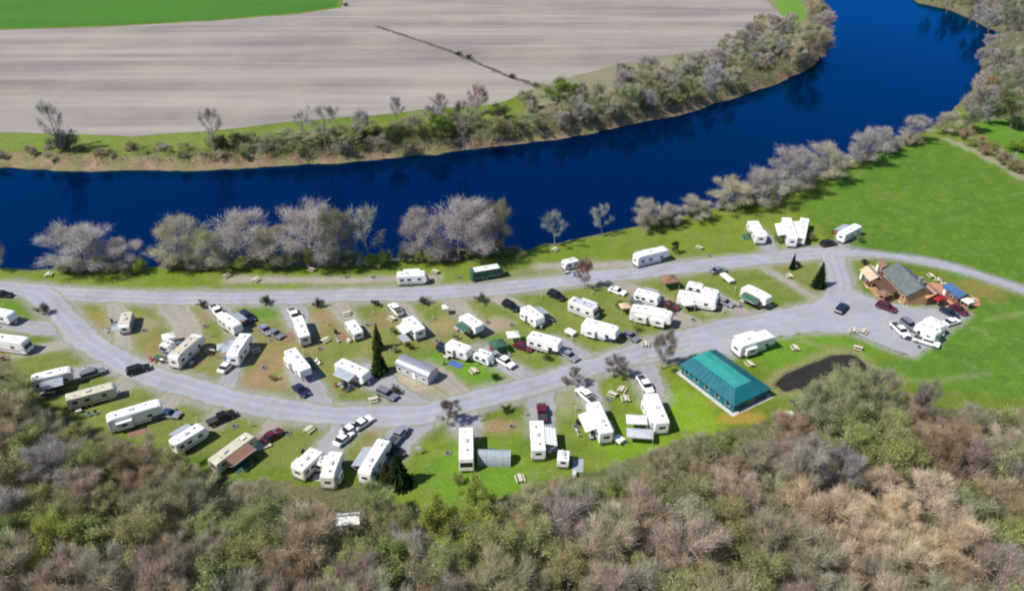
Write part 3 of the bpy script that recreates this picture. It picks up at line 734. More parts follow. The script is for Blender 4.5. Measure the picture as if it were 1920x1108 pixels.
# ---- the far bank ----
FB = "shrubs and trees along the far riverbank"
fbd = dict(open='thin open-branched tree standing up from the far bank shrub belt', shrub='low twiggy shrub on the far riverbank', bare='bare grey-tan tree in the belt along the far riverbank', bud='tree in first leaf along the far riverbank', full='bright green bushy tree on the far riverbank')
edge = smooth([at(x, y, WZ) for x, y in far_edge[1:-1]], 10)
ed_d = [0]
for a, b in zip(edge, edge[1:]): ed_d.append(ed_d[-1] + (b - a).length)
def far_belt(n, x_lo, x_hi, d_lo, d_hi, kinds, hr, wr, cols):
    c = 0; tries = 0
    while c < n and tries < 20000:
        tries += 1
        i = random.randrange(2, len(edge) - 2); q = edge[i].lerp(edge[i + 1], random.random()); tg = (edge[i + 1] - edge[i - 1]).normalized(); nn = Vector((-tg.y, tg.x))
        if i < len(edge) - 1:
            p = q + nn * random.uniform(d_lo, d_hi); sx, sy = proj(p.x, p.y)
            if not (x_lo <= sx <= x_hi) or sy < -60: continue
            if sy < 54 and sx < 1518: continue
            k = random.choice(kinds); h = random.uniform(*hr); 
            plant('far_bank_' + ('shrub' if k == 'shrub' else 'tree'), k, (p.x, p.y, -.4 if d_lo < 6 else 0), h, h * random.uniform(*wr), vary(random.choice(cols), .14), fbd[k], 'shrub' if k == 'shrub' else 'tree', FB); c += 1
far_belt(34, -60, 440, 3, 14, ['shrub'], (1.4, 3.4), (1.1, 1.9), [OLIVE, SAGE, RUSSET, GREYTAN])
far_belt(88, 400, 980, 3, 22, ['shrub', 'shrub', 'bud'], (2.2, 6), (1.1, 1.8), [OLIVE, SAGE, SAGE, GREYTAN, (.20, .25, .08), (.10, .12, .06)])
far_belt(8, 430, 960, 12, 30, ['bare', 'open'], (9, 13), (.5, .75), [GREYTAN, MAUVE])
far_belt(60, 980, 1300, 3, 28, ['bare', 'bud', 'shrub'], (4, 9), (.7, 1.2), [GREYTAN, GREYTAN, SAGE, OLIVE])
far_belt(120, 1150, 1570, 2, 40, ['bare', 'bare', 'bud'], (6, 12), (.65, .95), [GREYTAN, MAUVE, GREYTAN, SAGE])
far_belt(10, 1440, 1580, 1, 9, ['bare', 'shrub'], (5, 9), (.7, .9), [GREYTAN, RUSSET])
for (k, bx, by, tp, wd, c, lb) in [('full', 830, 262, 212, 62, (.18, .27, .05), 'bright yellow-green bushy tree on the far riverbank above the mid river'), ('full', 1045, 200, 150, 88, (.16, .24, .05), 'broad bright green tree at the end of the field ditch'),
        ('shrub', 122, 285, 248, 60, (.08, .11, .09), 'dark blue-green bush on the far riverbank near the left edge'), ('open', 112, 282, 188, 56, (.34, .32, .27), 'thin bare tree rising behind the dark bush on the far riverbank'), ('open', 400, 286, 205, 56, (.30, .28, .22), 'thin bare tree on the far riverbank, left of the shrub belt'),
        ('shrub', 420, 282, 256, 34, (.06, .08, .03), 'dark green shrub at the foot of the thin bare tree, far riverbank'), ('open', 610, 280, 190, 70, (.36, .33, .28), 'tall thin bare tree against the ploughed field, far riverbank'), ('shrub', 740, 280, 240, 44, (.08, .10, .05), 'dark clump left of the bright green far riverbank tree'),
        ('open', 870, 280, 190, 46, (.20, .17, .14), 'dark-stemmed thin tree right of the bright green far riverbank tree'), ('bare', 1520, 120, 60, 60, (.34, .28, .18), 'rusty tan tree at the outer point of the far riverbank'), ('shrub', 1525, 108, 88, 36, (.45, .22, .14), 'orange-red low bush at the outer point of the far riverbank')]:
    ptree('far_bank_tree' if k != 'shrub' else 'far_bank_shrub', k, bx, by, tp, wd, c, lb, 'tree' if k != 'shrub' else 'shrub')
# dark scrub clump where the ditch begins and along it
for k, (x, y) in enumerate([(648, 12), (860, 104), (878, 110), (960, 146), (1005, 164)]):
    plant('ditch_shrub', 'shrub', at(x, y), 1.8, 4, (.09, .08, .05), 'small dark scrub beside the field ditch', 'shrub', 'scrub along the field ditch')
# ---- far right wood and hedge ----
FR = "trees of the wood at the far right"
cnt = 0; placed = []
while cnt < 84:
    x = random.uniform(1700, 1985); y = random.uniform(-60, 270) if random.random() < .6 else random.uniform(-60, 70)
    p = at(x, y)
    if not inside(FRT, np.array([x]), np.array([y]))[0] or any((p - q).length < 4.0 for q in placed): 
        placed_try = 1; cnt += .02; continue
    if x < 2200 and 228 < y - (x - 1830) * .3 < 330 and x > 1840: cnt += .02; continue
    placed.append(p); cnt += 1
    k = random.choice(['bare', 'bare', 'bud']); h = random.uniform(8, 13)
    c = random.choice([GREYTAN, MAUVE, SAGE, (.26, .24, .17), RUSSET if y < 60 else GREYTAN])
    plant('woodland_tree', k, p, h, h * random.uniform(.6, .8), vary(c), dict(bare='bare tree in the wood at the far right across the bend', bud='tree with a haze of new leaf in the wood at the far right')[k], 'tree', FR)
ptree('green_tree', 'full', 1895, 240, 176, 90, (.14, .20, .07), 'rounded green tree above the small field at the right edge')
ptree('green_shrub', 'full', 1912, 285, 262, 60, (.24, .32, .04), 'yellow-green bush in the small field at the right edge', 'shrub')
ptree('orange_shrub', 'shrub', 1858, 160, 142, 16, (.55, .25, .06), 'small orange bush on the river edge of the far right wood', 'shrub')
for k in range(16):
    f = k / 15; x = 1800 + 130 * f; y = 262 + 78 * f
    plant('hedge_shrub', random.choice(['shrub', 'shrub', 'bud']), at(x + random.uniform(-4, 10), y + random.uniform(-5, 3)), random.uniform(2.4, 5), random.uniform(3.5, 5.5), vary(random.choice([GREYTAN, RUSSET, OLIVE])), 'shrub of the hedge running down the right side of the meadow', 'shrub', 'hedge beside the meadow')
for k in range(8):
    plant('riverbank_tree', 'bare', at(random.uniform(1835, 1880), random.uniform(90, 240)), random.uniform(6, 10), random.uniform(5, 7), vary(MAUVE), 'bare tree leaning over the water along the far right wood', 'tree', 'bare trees on the right riverbank')

# ---- foreground wood ----
FG = "trees of the foreground wood"
TOPS = [(-400, 560), (-60, 668), (20, 690), (60, 762), (140, 792), (200, 812), (320, 842), (400, 892), (480, 888), (550, 905), (640, 905), (700, 890), (765, 930), (850, 925), (900, 895), (960, 915), (1000, 905), (1060, 880), (1150, 880), (1220, 850), (1290, 808), (1400, 792), (1460, 765), (1500, 725), (1560, 700), (1620, 690), (1680, 712), (1720, 735), (1800, 745), (1920, 760), (2400, 800)]
def edge_y(x):
    for (a, b), (c, d) in zip(TOPS, TOPS[1:]):
        if a <= x <= c: return b + (d - b) * (x - a) / (c - a)
    return 800
def fcol(sx, sy):
    """which kind stands here, after the photo: green left of centre, tan lower right, mauve lower left"""
    r = random.random()
    def near(cx, cy, rad): return math.hypot((sx - cx) / 1.4, sy - cy) < rad
    if near(1650, 985, 95) or near(1560, 960, 60) or near(1800, 1010, 40): return ('bare', PALE, 'pale') if r < .8 else ('bare', GREYTAN, 'bare')
    if near(1270, 1020, 55) or near(1370, 1050, 45) : return ('bare', PALE, 'pale') if r < .5 else ('bud', GREYTAN, 'bud')
    if near(820, 940, 60) or near(860, 1000, 40): return ('full', LIME, 'green') if r < .6 else ('bud', OLIVE, 'bud')
    if near(900, 905, 34): return ('bud', (.42, .26, .10), 'rust')
    if near(80, 960, 60): return ('bud', (.34, .38, .10), 'green') if r < .6 else ('bud', OLIVE, 'bud')
    if near(300, 900, 70) or near(240, 850, 60): return ('bare', (.43, .37, .25), 'bare') if r < .6 else ('bud', OLIVE, 'bud')
    if near(1590, 730, 70) or near(1520, 760, 50): return ('bud', SAGE, 'bud') if r < .8 else ('full', (.25, .30, .12), 'green')
    if near(1800, 850, 60) or near(1480, 830, 40): return ('bare', (.43, .355, .31), 'bare') if r < .75 else ('bare', RUSSET, 'rust')
    if sy > 1000 and sx < 700: return ('bare', (.44, .37, .28), 'bare') if r < .55 else (('bud', OLIVE, 'bud') if r < .85 else ('full', GREEN, 'green'))
    if 300 < sx < 760: return ('bud', (.34, .37, .16), 'bud') if r < .55 else (('bare', GREYTAN, 'bare') if r < .85 else ('full', (.27, .33, .10), 'green'))
    if r < .44: return ('bare', random.choice([GREYTAN, (.46, .41, .27), (.44, .39, .30), MAUVE]), 'bare')
    if r < .86: return ('bud', random.choice([OLIVE, OLIVE, SAGE, (.42, .40, .2)]), 'bud')
    if r < .93: return ('bud', (.43, .34, .22), 'rust')
    return ('full', (.27, .32, .11), 'green')
flab = dict(pale='tree in the foreground wood still holding pale tan leaves', bare='bare grey-brown tree in the foreground wood', bud='tree in the foreground wood with a veil of olive new leaf', green='tree in the foreground wood in fresh green leaf', rust='tree in the foreground wood with rust-coloured buds')
pts = []; tries = 0
while tries < 16000 and len(pts) < 246:
    tries += 1
    y = random.uniform(38, 152); x = random.uniform(-125, 125)
    if abs(x) > 25 + .78 * math.hypot(y, 90): continue
    h = random.uniform(9.0, 14.5)
    sx, sy = proj(x, y, h * .95)
    if sx < -110 or sx > 2030 or sy > 1330: continue
    if sy < edge_y(sx) + random.uniform(-4, 8): continue
    mx_, my_ = proj(x, y, h * .6)
    if abs(mx_ - 652) < 50 and 925 < my_ < 1035: continue      # the white shed shows through a gap here
    # never right behind the pitches: the base must lie in the wood
    bx_, by_ = proj(x, y, 0)
    # lower trees along the edge of the wood
    e = sy - edge_y(sx)
    if e < 60: h *= random.uniform(.75, 1.0)
    dmin = 4.7 if sy < 1120 else 7.0
    if any((x - a) ** 2 + (y - b) ** 2 < dmin ** 2 for a, b, *_ in pts): continue
    pts.append((x, y, h))
for x, y, h in pts:
    sx, sy = proj(x, y, h * .6); kd, c, key = fcol(sx, sy)
    plant('woodland_tree', kd, (x, y, 0), h, h * random.uniform(.56, .76) + 1.5, vary(c, .12), flab[key], 'tree', FG)
print("forest", len(pts))
for bx, by, tp, wd, cc_, lb in [(1520, 808, 716, 62, SAGE, 'pale sage tree in front of the left half of the pond'), (1563, 800, 690, 66, (.36, .40, .20), 'tall pale green tree covering the middle of the pond'), (1612, 798, 688, 62, (.38, .40, .24), 'tall pale green tree in front of the right end of the pond'),
        (1650, 806, 694, 58, (.44, .38, .28), 'tan bare tree just right of the pond'), (1715, 820, 712, 56, (.34, .27, .25), 'brownish-mauve bare tree on the wood edge below the right lawn'), (1588, 842, 738, 70, SAGE, 'sage tree behind the two tall ones at the pond')]:
    ptree('woodland_tree', 'bud', bx, by, tp, wd, cc_, lb)
# brush: counted by nobody, one object per stand
rr = np.random.RandomState(3)
def brush(name, label, cx, cy, nper, hgt, pal, sz=(.03, .2), ln=(.15, .6), sp=.9, z0=0.0):
    n = len(cx) * nper
    bx = np.repeat(cx, nper) + rr.normal(0, sp, n); by = np.repeat(cy, nper) + rr.normal(0, sp, n); bz = z0 + rr.uniform(0, 1.0, n) * np.repeat(rr.uniform(hgt[0], hgt[1], len(cx)), nper)
    P = np.stack([bx, by, bz], 1); u = rr.normal(0, 1, (n, 3)); u[:, 2] = np.abs(u[:, 2]) * 1.6; u /= np.linalg.norm(u, axis=1)[:, None]; v = np.cross(u, rr.normal(0, 1, (n, 3))); v /= np.linalg.norm(v, axis=1)[:, None]
    s = rr.uniform(ln[0], ln[1], n)[:, None]; wv = rr.uniform(sz[0], sz[1], n)[:, None]
    V = np.stack([P - v * wv, P + v * wv, P + u * s * 1.6], 1).reshape(-1, 3); pal = np.array(pal)
    cc = np.repeat(np.repeat(pal[rr.randint(0, len(pal), len(cx))], nper, 0) * rr.uniform(.6, 1.3, n)[:, None], 3, 0)
    me = bpy.data.meshes.new(name); me.vertices.add(3 * n); me.vertices.foreach_set('co', V.ravel()); me.loops.add(3 * n); me.loops.foreach_set('vertex_index', np.arange(3 * n, dtype=np.int32))
    me.polygons.add(n); me.polygons.foreach_set('loop_start', (np.arange(n) * 3).astype(np.int32)); me.update(calc_edges=True)
    ca = me.color_attributes.new("tone", 'FLOAT_COLOR', 'POINT'); ca.data.foreach_set('color', np.concatenate([cc, np.ones((3 * n, 1))], 1).ravel())
    return tag(link(name, me, M['leaf']), label, 'brush', kind='stuff')
cx = rr.uniform(-130, 130, 60000); cy = rr.uniform(38, 150, 60000)
sx, sy = proj(cx, cy, 1.5)
ey = np.interp(sx, [a for a, b in TOPS], [b for a, b in TOPS])
ok = (sy > ey + 45) & (sx > -120) & (sx < 2040) & (sy < 1300)
cx, cy = cx[ok][:9000], cy[ok][:9000]
brush("undergrowth", "tan, brown and olive brush filling the floor of the foreground wood", cx, cy, 34, (.8, 6.5), [(.44, .38, .26), (.34, .34, .14), (.40, .33, .24), (.27, .30, .10), (.5, .43, .32), (.36, .25, .17)], (.015, .07), (.3, .9), .8)
q = [edge[random.randrange(2, len(edge) - 2)] for k in range(9000)]
ex = np.array([p.x for p in q]); ey_ = np.array([p.y for p in q]); dd_ = rr.uniform(1.5, 1, 9000)
cx = ex + rr.uniform(-12, 12, 9000); cy = ey_ + rr.uniform(1, 26, 9000)
dr_ = dist_line(RIVER, cx, cy, True); inn = inside(RIVER, cx, cy); sx, sy = proj(cx, cy)
dens = np.clip((sx - 250) / 300, .12, 1.0)
ok = (~inn) & (dr_ > 2.2) & (dr_ < np.where(sx > 1100, 30, np.where(sx > 420, 19, 11))) & (rr.rand(9000) < dens) & ~((sy < 54) & (sx < 1518)) & (sx > -80)
brush("riverbank_brush", "low olive and brown brush covering the far riverbank", cx[ok], cy[ok], 30, (.5, 2.6), [(.36, .32, .20), (.26, .28, .10), (.30, .24, .16), (.38, .34, .26), (.20, .23, .08)], (.03, .12), (.3, .8), 1.0, -.3)

PXs = rr.uniform(1700, 2040, 7000); PYs = rr.uniform(-40, 262, 7000)
v_ = (PYs - 554) / FPX; t_ = CH / (SP + v_ * CP); wx = (PXs - 960) / FPX * t_; wy = t_ * (CP - v_ * SP)
ok = inside(FRT, PXs, PYs) & (dist_line(RIVER, wx, wy, True) > 2.5) & ~inside(RIVER, wx, wy) & ~((PYs > 205 + (PXs - 1830) * .1) & (PXs > 1835))
brush("woodland_brush", "grey and tan brush on the floor of the far right wood", wx[ok], wy[ok], 22, (.6, 3.5), [(.42, .38, .30), (.34, .33, .2), (.44, .39, .36), (.33, .27, .2)], (.03, .12), (.3, .9), 1.1)

# ---------------- vehicles ----------------
def wheel(parent, x, y, r=.36, wdt=.24):
    t = MB().cyl((0, 0, 0), r, wdt, 14, 'Y').obj('wheel', M['rubber'], parent, (x, y, r))
    MB().cyl((0, 0, 0), r * .55, wdt + .03, 10, 'Y').obj('rim', M['alloy'], t)

rvr = random.Random(5)
RV_COPIES = "campers parked on the pitches"
def rv(kind, p1, p2, W, label, body='white', roof='whiteroof', stripe='stripe_grey', awn=None, side=1, acs=1, slide=0, name=None, minL=None):
    if awn is None and kind != 'small' and 'tunnel' not in label and rvr.random() < .4: awn = rvr.choice(['awn_white', 'awn_grey', 'awn_white', 'awn_grey'])
    if stripe == 'stripe_grey': stripe = rvr.choice(['stripe_grey', 'stripe_blue', 'stripe_tan', 'stripe_maroon', 'stripe_grey'])
    if body == 'white' and 'clean' not in label and 'bright' not in label and rvr.random() < .3: body = 'offwhite'
    H = {'trailer': 3.05, 'fifth': 3.6, 'motor': 3.4, 'small': 2.45, 'van': 2.7}[kind]
    a = at(*p1, H); b = at(*p2, H); a.z = b.z = 0
    c = (a + b) / 2; d = b - a; L = max(minL or 3.2, min(13.0, d.length)); rz = math.atan2(d.y, d.x)
    nm = name or {'trailer': 'travel_trailer', 'fifth': 'fifth_wheel_trailer', 'motor': 'motorhome', 'small': 'small_camper', 'van': 'camper_van'}[kind]
    cat = {'motor': 'motorhome', 'van': 'camper van'}.get(kind, 'camper')
    e = empty(nm, (c.x, c.y, 0), rz, label, cat, RV_COPIES)
    h = L / 2; fl = .62
    if kind == 'fifth': pts = [(-h, fl), (h - 2.6, fl), (h - 2.35, 1.5), (h - .35, 1.55), (h, 1.95), (h - .25, H - .25), (h - .9, H), (-h + .3, H - .15), (-h, H - .5)]
    elif kind == 'motor': pts = [(-h, .45), (h - .15, .42), (h, .7), (h - .05, 1.35), (h - .45, H - .25), (h - .8, H), (-h + .12, H), (-h, H - .2)]
    elif kind == 'small': pts = [(-h, .5), (h - .25, .5), (h, .95), (h - .1, 1.6), (h - .6, H - .12), (h - 1, H), (-h + .5, H), (-h + .1, H - .4), (-h, 1.2)]
    elif kind == 'van': pts = [(-h, .4), (h - .1, .4), (h, .6), (h - .1, 1.15), (h - .9, 1.3), (h - 1.5, 2.2), (h - 1.3, H - .1), (h - 1.7, H), (-h + .1, H), (-h, H - .2)]
    else: pts = [(-h, fl), (h - .75, fl), (h - .1, 1.15), (h, 1.7), (h - .35, H - .25), (h - .8, H), (-h + .15, H), (-h, H - .18)]
    MB().prism(pts, -W / 2, W / 2, .11, 2).obj('body', M[body], e, smooth=False)
    rl = L - (1.9 if kind != 'fifth' else 2.4)
    rt = MB().box((-.15 - (.2 if kind == 'fifth' else 0), 0, H - (.045 if kind != 'fifth' else .02)), (rl, W - .26, .12), ry=0 if kind != 'fifth' else -.012, bev=.03).obj('roof', M[roof], e)
    zt = H + .02
    for k in range(acs):
        x = (-.18 + .45 * k) * L if acs > 1 else -.05 * L
        MB().box((x, 0, zt + .15), (1.0, .7, .3), bev=.08).obj('air_conditioner', M['plastic' if k == 0 else 'offwhite'], e)
    for x, y in ((.22 * L, .25), (-.33 * L, -.3)):
        MB().box((x, y, zt + .07), (.42, .42, .16), bev=.03).obj('roof_vent', M['stripe_grey' if random.random() < .5 else 'plastic'], e)
    for s in (-1, 1):
        MB().box((-.02 * L, s * (W / 2 + .012), 1.12), (L * .8, .03, .2)).obj('stripe', M[stripe], e)
        xs = [-.34, -.1, .24] if L > 6 else [-.22, .2]
        for q in xs:
            if s * side > 0 and q == .24: q = .30
            f = MB().box((q * L, s * (W / 2 + .015), 1.95 if H > 2.8 else 1.6), (.95, .05, .62), bev=.02).obj('window', M['glass'], e)
    dr = MB().box((.08 * L, side * (W / 2 + .02), 1.55 if H > 2.8 else 1.35), (.66, .05, 1.75 if H > 2.8 else 1.5), bev=.02).obj('door', M['offwhite'], e)
    MB().box((.08 * L + .24, side * (W / 2 + .06), 1.5), (.05, .05, .14)).obj('handle', M['steel'], dr)
    MB().box((-h - .015, 0, 2.0 if H > 2.8 else 1.65), (.04, W * .42, .55), bev=.01).obj('rear_window', M['glass'], e)
    if kind in ('motor', 'van'):
        ws = MB(); x0 = h - .2 if kind == 'motor' else h - 1.2
        ws.box((x0, 0, 1.95 if kind == 'motor' else 1.78), (.06, W - .4, 1.0 if kind == 'motor' else .95), ry=-.2 if kind == 'motor' else -.58).obj('windshield', M['glass'], e)
        for s in (-1, 1): MB().box((h + .0, s * W * .36, .82), (.06, .3, .2), bev=.02).obj('headlight', M['lamp'], e)
        for s in (-1, 1): MB().box((h - .55, s * (W / 2 + .16), 1.75), (.1, .2, .3)).obj('mirror', M['black'], e)
        ax = (h - 1.1, -h + 1.6 + .08 * L)
        for x in ax:
            for s in (-1, 1): wheel(e, x, s * (W / 2 - .16), .42, .26)
    else:
        ax = [-.5, .42] if L > 5.5 else [0]
        x0 = -.10 * L
        for x in ax:
            for s in (-1, 1): wheel(e, x0 + x, s * (W / 2 - .12))
        if kind != 'fifth':
            hm = MB(); hm.tube((h - .6, .55, .52), (h + 1.0, 0, .5), .05).tube((h - .6, -.55, .52), (h + 1.0, 0, .5), .05).tube((h + .9, 0, .0), (h + .9, 0, .6), .035)
            hm.obj('hitch', M['steel'], e)
            for s in (-1, 1): MB().cyl((h + .28, s * .17, .82), .16, .5, 10).obj('propane_tank', M['plastic'], e)
        else:
            MB().tube((h - 1.0, .7, 0), (h - 1.0, .7, 1.55), .05).tube((h - 1.0, -.7, 0), (h - 1.0, -.7, 1.55), .05).obj('landing_leg', M['steel'], e)
            MB().box((h - 1.4, 0, 1.42), (.3, .3, .3)).obj('kingpin', M['steel'], e)
    MB().box((-h - .12, 0, .55), (.14, W - .2, .16), bev=.02).obj('bumper', M['steel'], e)
    for s in (-1, 1): MB().box((-h - .02, s * (W / 2 - .25), 1.05), (.05, .16, .28)).obj('tail_light', M['tail'], e)
    for k in range(slide):
        x = (-.22 + .42 * k) * L
        sl = MB().box((x, -side * (W / 2 + .3), 1.75), (min(3.0, L * .3), .75, 1.7), bev=.05).obj('slide_out', M[body], e)
        MB().box((x, -side * (W / 2 + .69), 1.95), (1.0, .04, .5)).obj('pane', M['glass'], sl)
    if awn:
        aw = MB(); y0 = side * (W / 2 + .05); y1 = side * (W / 2 + 2.2); n = 8; V = []; Fs = []
        lx = L * .56; xo = -.02 * L
        for i in range(n + 1):
            f = i / n
            for j in (-1, 1): V.append((xo + j * lx / 2, y0 + (y1 - y0) * f, 2.85 - .55 * f + (.05 if i % 2 else 0) - (H < 2.8) * .5))
        for i in range(n): Fs.append((2 * i, 2 * i + 1, 2 * i + 3, 2 * i + 2))
        aw.faces(V, Fs); ao = aw.obj('awning', M[awn], e)
        pm = MB()
        for j in (-1, 1): pm.tube((xo + j * lx / 2, y1, 2.3 - (H < 2.8) * .5), (xo + j * lx / 2, side * (W / 2 + .05), .9), .03)
        pm.tube((xo - lx / 2, y1, 2.3 - (H < 2.8) * .5), (xo + lx / 2, y1, 2.3 - (H < 2.8) * .5), .06); pm.obj('awning_arm', M['plastic'], e)
    return e

def rv_spec():
    T = [
    ('trailer', (-32, 577), (22, 588), 2.5, 'white trailer cut by the left edge, upper of the two there', dict(slide=1)),
    ('motor', (-38, 627), (50, 638), 2.6, 'long white motorhome cut by the left edge, lower of the two there', dict(stripe='stripe_maroon')),
    ('fifth', (56, 708), (134, 690), 2.6, 'white fifth wheel with a dark awning side, beside a blue-grey car at the left', dict(awn='awn_grey', side=-1)),
    ('trailer', (122, 745), (216, 720), 2.5, 'long cream trailer half hidden by trees, second of the left row', dict(body='cream', roof='tanroof', stripe='stripe_tan')),
    ('fifth', (198, 782), (302, 752), 2.6, 'pale green-white fifth wheel, third of the left row above the wood', dict(roof='whiteroof', slide=1, side=1)),
    ('trailer', (322, 830), (382, 794), 2.5, 'clean white trailer behind a black pickup at the lower left', dict()),
    ('trailer', (397, 866), (473, 810), 2.5, 'tan-roofed trailer with a pale deck beside it, lower left', dict(body='cream', roof='tanroof', awn='awn_brown', side=-1, acs=2)),
    ('trailer', (556, 878), (598, 838), 2.9, 'wide white trailer, left one of the close pair above the wood', dict(slide=1, side=-1)),
    ('fifth', (612, 892), (632, 842), 2.6, 'white trailer, right one of the close pair above the wood', dict(body='offwhite', slide=1)),
    ('fifth', (682, 884), (722, 820), 2.5, 'long narrow white trailer running down beside the dark spruce', dict(acs=2)),
    ('motor', (874, 800), (874, 862), 2.7, 'white motorhome pointing straight at the wood beside the blue-grey tunnel tent', dict()),
    ('trailer', (1010, 843), (1006, 784), 2.7, 'white trailer pointing up to the maroon pickup, long awning at its right', dict(awn='awn_white', side=-1)),
    ('fifth', (1138, 808), (1111, 750), 2.7, 'long white fifth wheel hitched to a white truck, lower centre', dict(acs=2, slide=1, side=1)),
    ('fifth', (1243, 790), (1219, 734), 2.8, 'white fifth wheel on the lawn left of the teal-roofed building', dict(slide=2, side=-1)),
    ('small', (1056, 860), (1058, 840), 2.2, 'tiny white camper alone at the edge of the wood, lower centre', dict()),
    ('small', (231, 612), (239, 582), 2.4, 'short cream-white camper alone on the leftmost inner pitch', dict(roof='tanroof', body='offwhite')),
    ('fifth', (322, 668), (374, 624), 2.7, 'cream fifth wheel with a long dark shadow beside a small white arch canopy', dict(body='offwhite', roof='tanroof')),
    ('trailer', (414, 588), (446, 610), 2.4, 'white trailer behind a small white pickup, upper left of the loop', dict()),
    ('fifth', (434, 664), (463, 622), 2.7, 'tall white fifth wheel with a grey-green awning, left part of the loop', dict(awn='awn_grey', side=1, acs=2)),
    ('trailer', (571, 630), (556, 590), 2.5, 'upright-standing white trailer just right of the green lawn patch', dict(roof='whiteroof')),
    ('small', (672, 623), (654, 598), 2.4, 'short white camper with two roof vents, upper middle of the loop', dict()),
    ('fifth', (542, 652), (573, 692), 2.6, 'white trailer next to bare orange earth with a dark blue car below it', dict(slide=1)),
    ('trailer', (634, 676), (688, 700), 2.6, 'white trailer with blue-grey awning left of the dark conifer', dict(awn='awn_grey', side=-1, stripe='stripe_blue')),
    ('trailer', (788, 618), (762, 592), 2.7, 'white trailer behind the pickup with the dark cab, upper middle', dict()),
    ('fifth', (868, 588), (900, 610), 2.6, 'white trailer beside a dark green awning, upper middle of the loop', dict(awn='awn_green', side=-1)),
    ('trailer', (840, 640), (882, 656), 2.6, 'white trailer left of the green canopy, left half of the end-to-end pair', dict(slide=1, side=1)),
    ('small', (892, 656), (922, 668), 2.4, 'short white camper right half of the end-to-end pair by the green canopy', dict()),
    ('trailer', (984, 574), (1014, 597), 2.7, 'white trailer directly below the black car, centre top of the loop', dict(slide=1)),
    ('fifth', (992, 624), (1052, 641), 2.6, 'long white trailer beside the maroon car, centre of the loop', dict(acs=2)),
    ('motor', (1070, 559), (1120, 578), 2.5, 'grey-white motorhome right of the black car near the pink tree', dict(roof='greyroof', body='offwhite')),
    ('fifth', (1094, 600), (1160, 618), 2.8, 'big bright white trailer, centre right of the loop', dict(acs=2, slide=1)),
    ('trailer', (1192, 544), (1238, 556), 2.6, 'white trailer left of the brown gazebo near the upper road', dict()),
    ('fifth', (1184, 574), (1262, 590), 3.0, 'long white trailer with dark slide-out windows, right half of the loop', dict(slide=2, side=1, acs=2)),
    ('trailer', (1272, 548), (1346, 562), 2.9, 'long white trailer right of the brown gazebo', dict(acs=2, slide=1)),
    ('small', (1288, 530), (1322, 537), 2.4, 'short white camper tucked behind the long one right of the gazebo', dict()),
    ('fifth', (1396, 534), (1444, 558), 2.6, 'single white fifth wheel on grass left of the pale footpath', dict(side=-1, awn='awn_green')),
    ('trailer', (1428, 442), (1411, 412), 3.0, 'white trailer backed onto grass, leftmost of three by the meadow', dict(slide=1)),
    ('motor', (1488, 447), (1474, 404), 2.6, 'white motorhome, left one of the touching pair by the meadow', dict()),
    ('trailer', (1502, 444), (1510, 406), 2.5, 'white trailer, right one of the touching pair by the meadow', dict(awn='awn_white', side=1)),
    ('trailer', (1578, 438), (1612, 420), 2.4, 'small white trailer, rightmost of the ones by the meadow', dict(roof='whiteroof')),
    ('fifth', (1382, 642), (1448, 623), 3.3, 'large bright white trailer parked beside the teal-roofed building', dict(slide=1, side=1, acs=2)),
    ('fifth', (1762, 622), (1722, 602), 2.7, 'long white trailer in the parking area below the lodge', dict()),
    ('trailer', (744, 514), (800, 511), 2.6, 'white trailer on the riverside grass, left of the dark one', dict(acs=2)),
    ('trailer', (883, 507), (942, 497), 2.6, 'dark green trailer with a pale roof on the riverside grass', dict(body='awn_green', roof='whiteroof')),
    ('small', (1056, 491), (1086, 484), 2.2, 'small white camper on the riverside grass above the pink tree', dict()),
    ('fifth', (1192, 478), (1252, 464), 2.6, 'long white trailer on the riverside grass with a dark bush at its right end', dict()),
    ]
    return T
M['awn_green_dark'] = M['awn_green']
for k, a, b, W, lb, opt in rv_spec(): rv(k, a, b, W, lb, **opt)

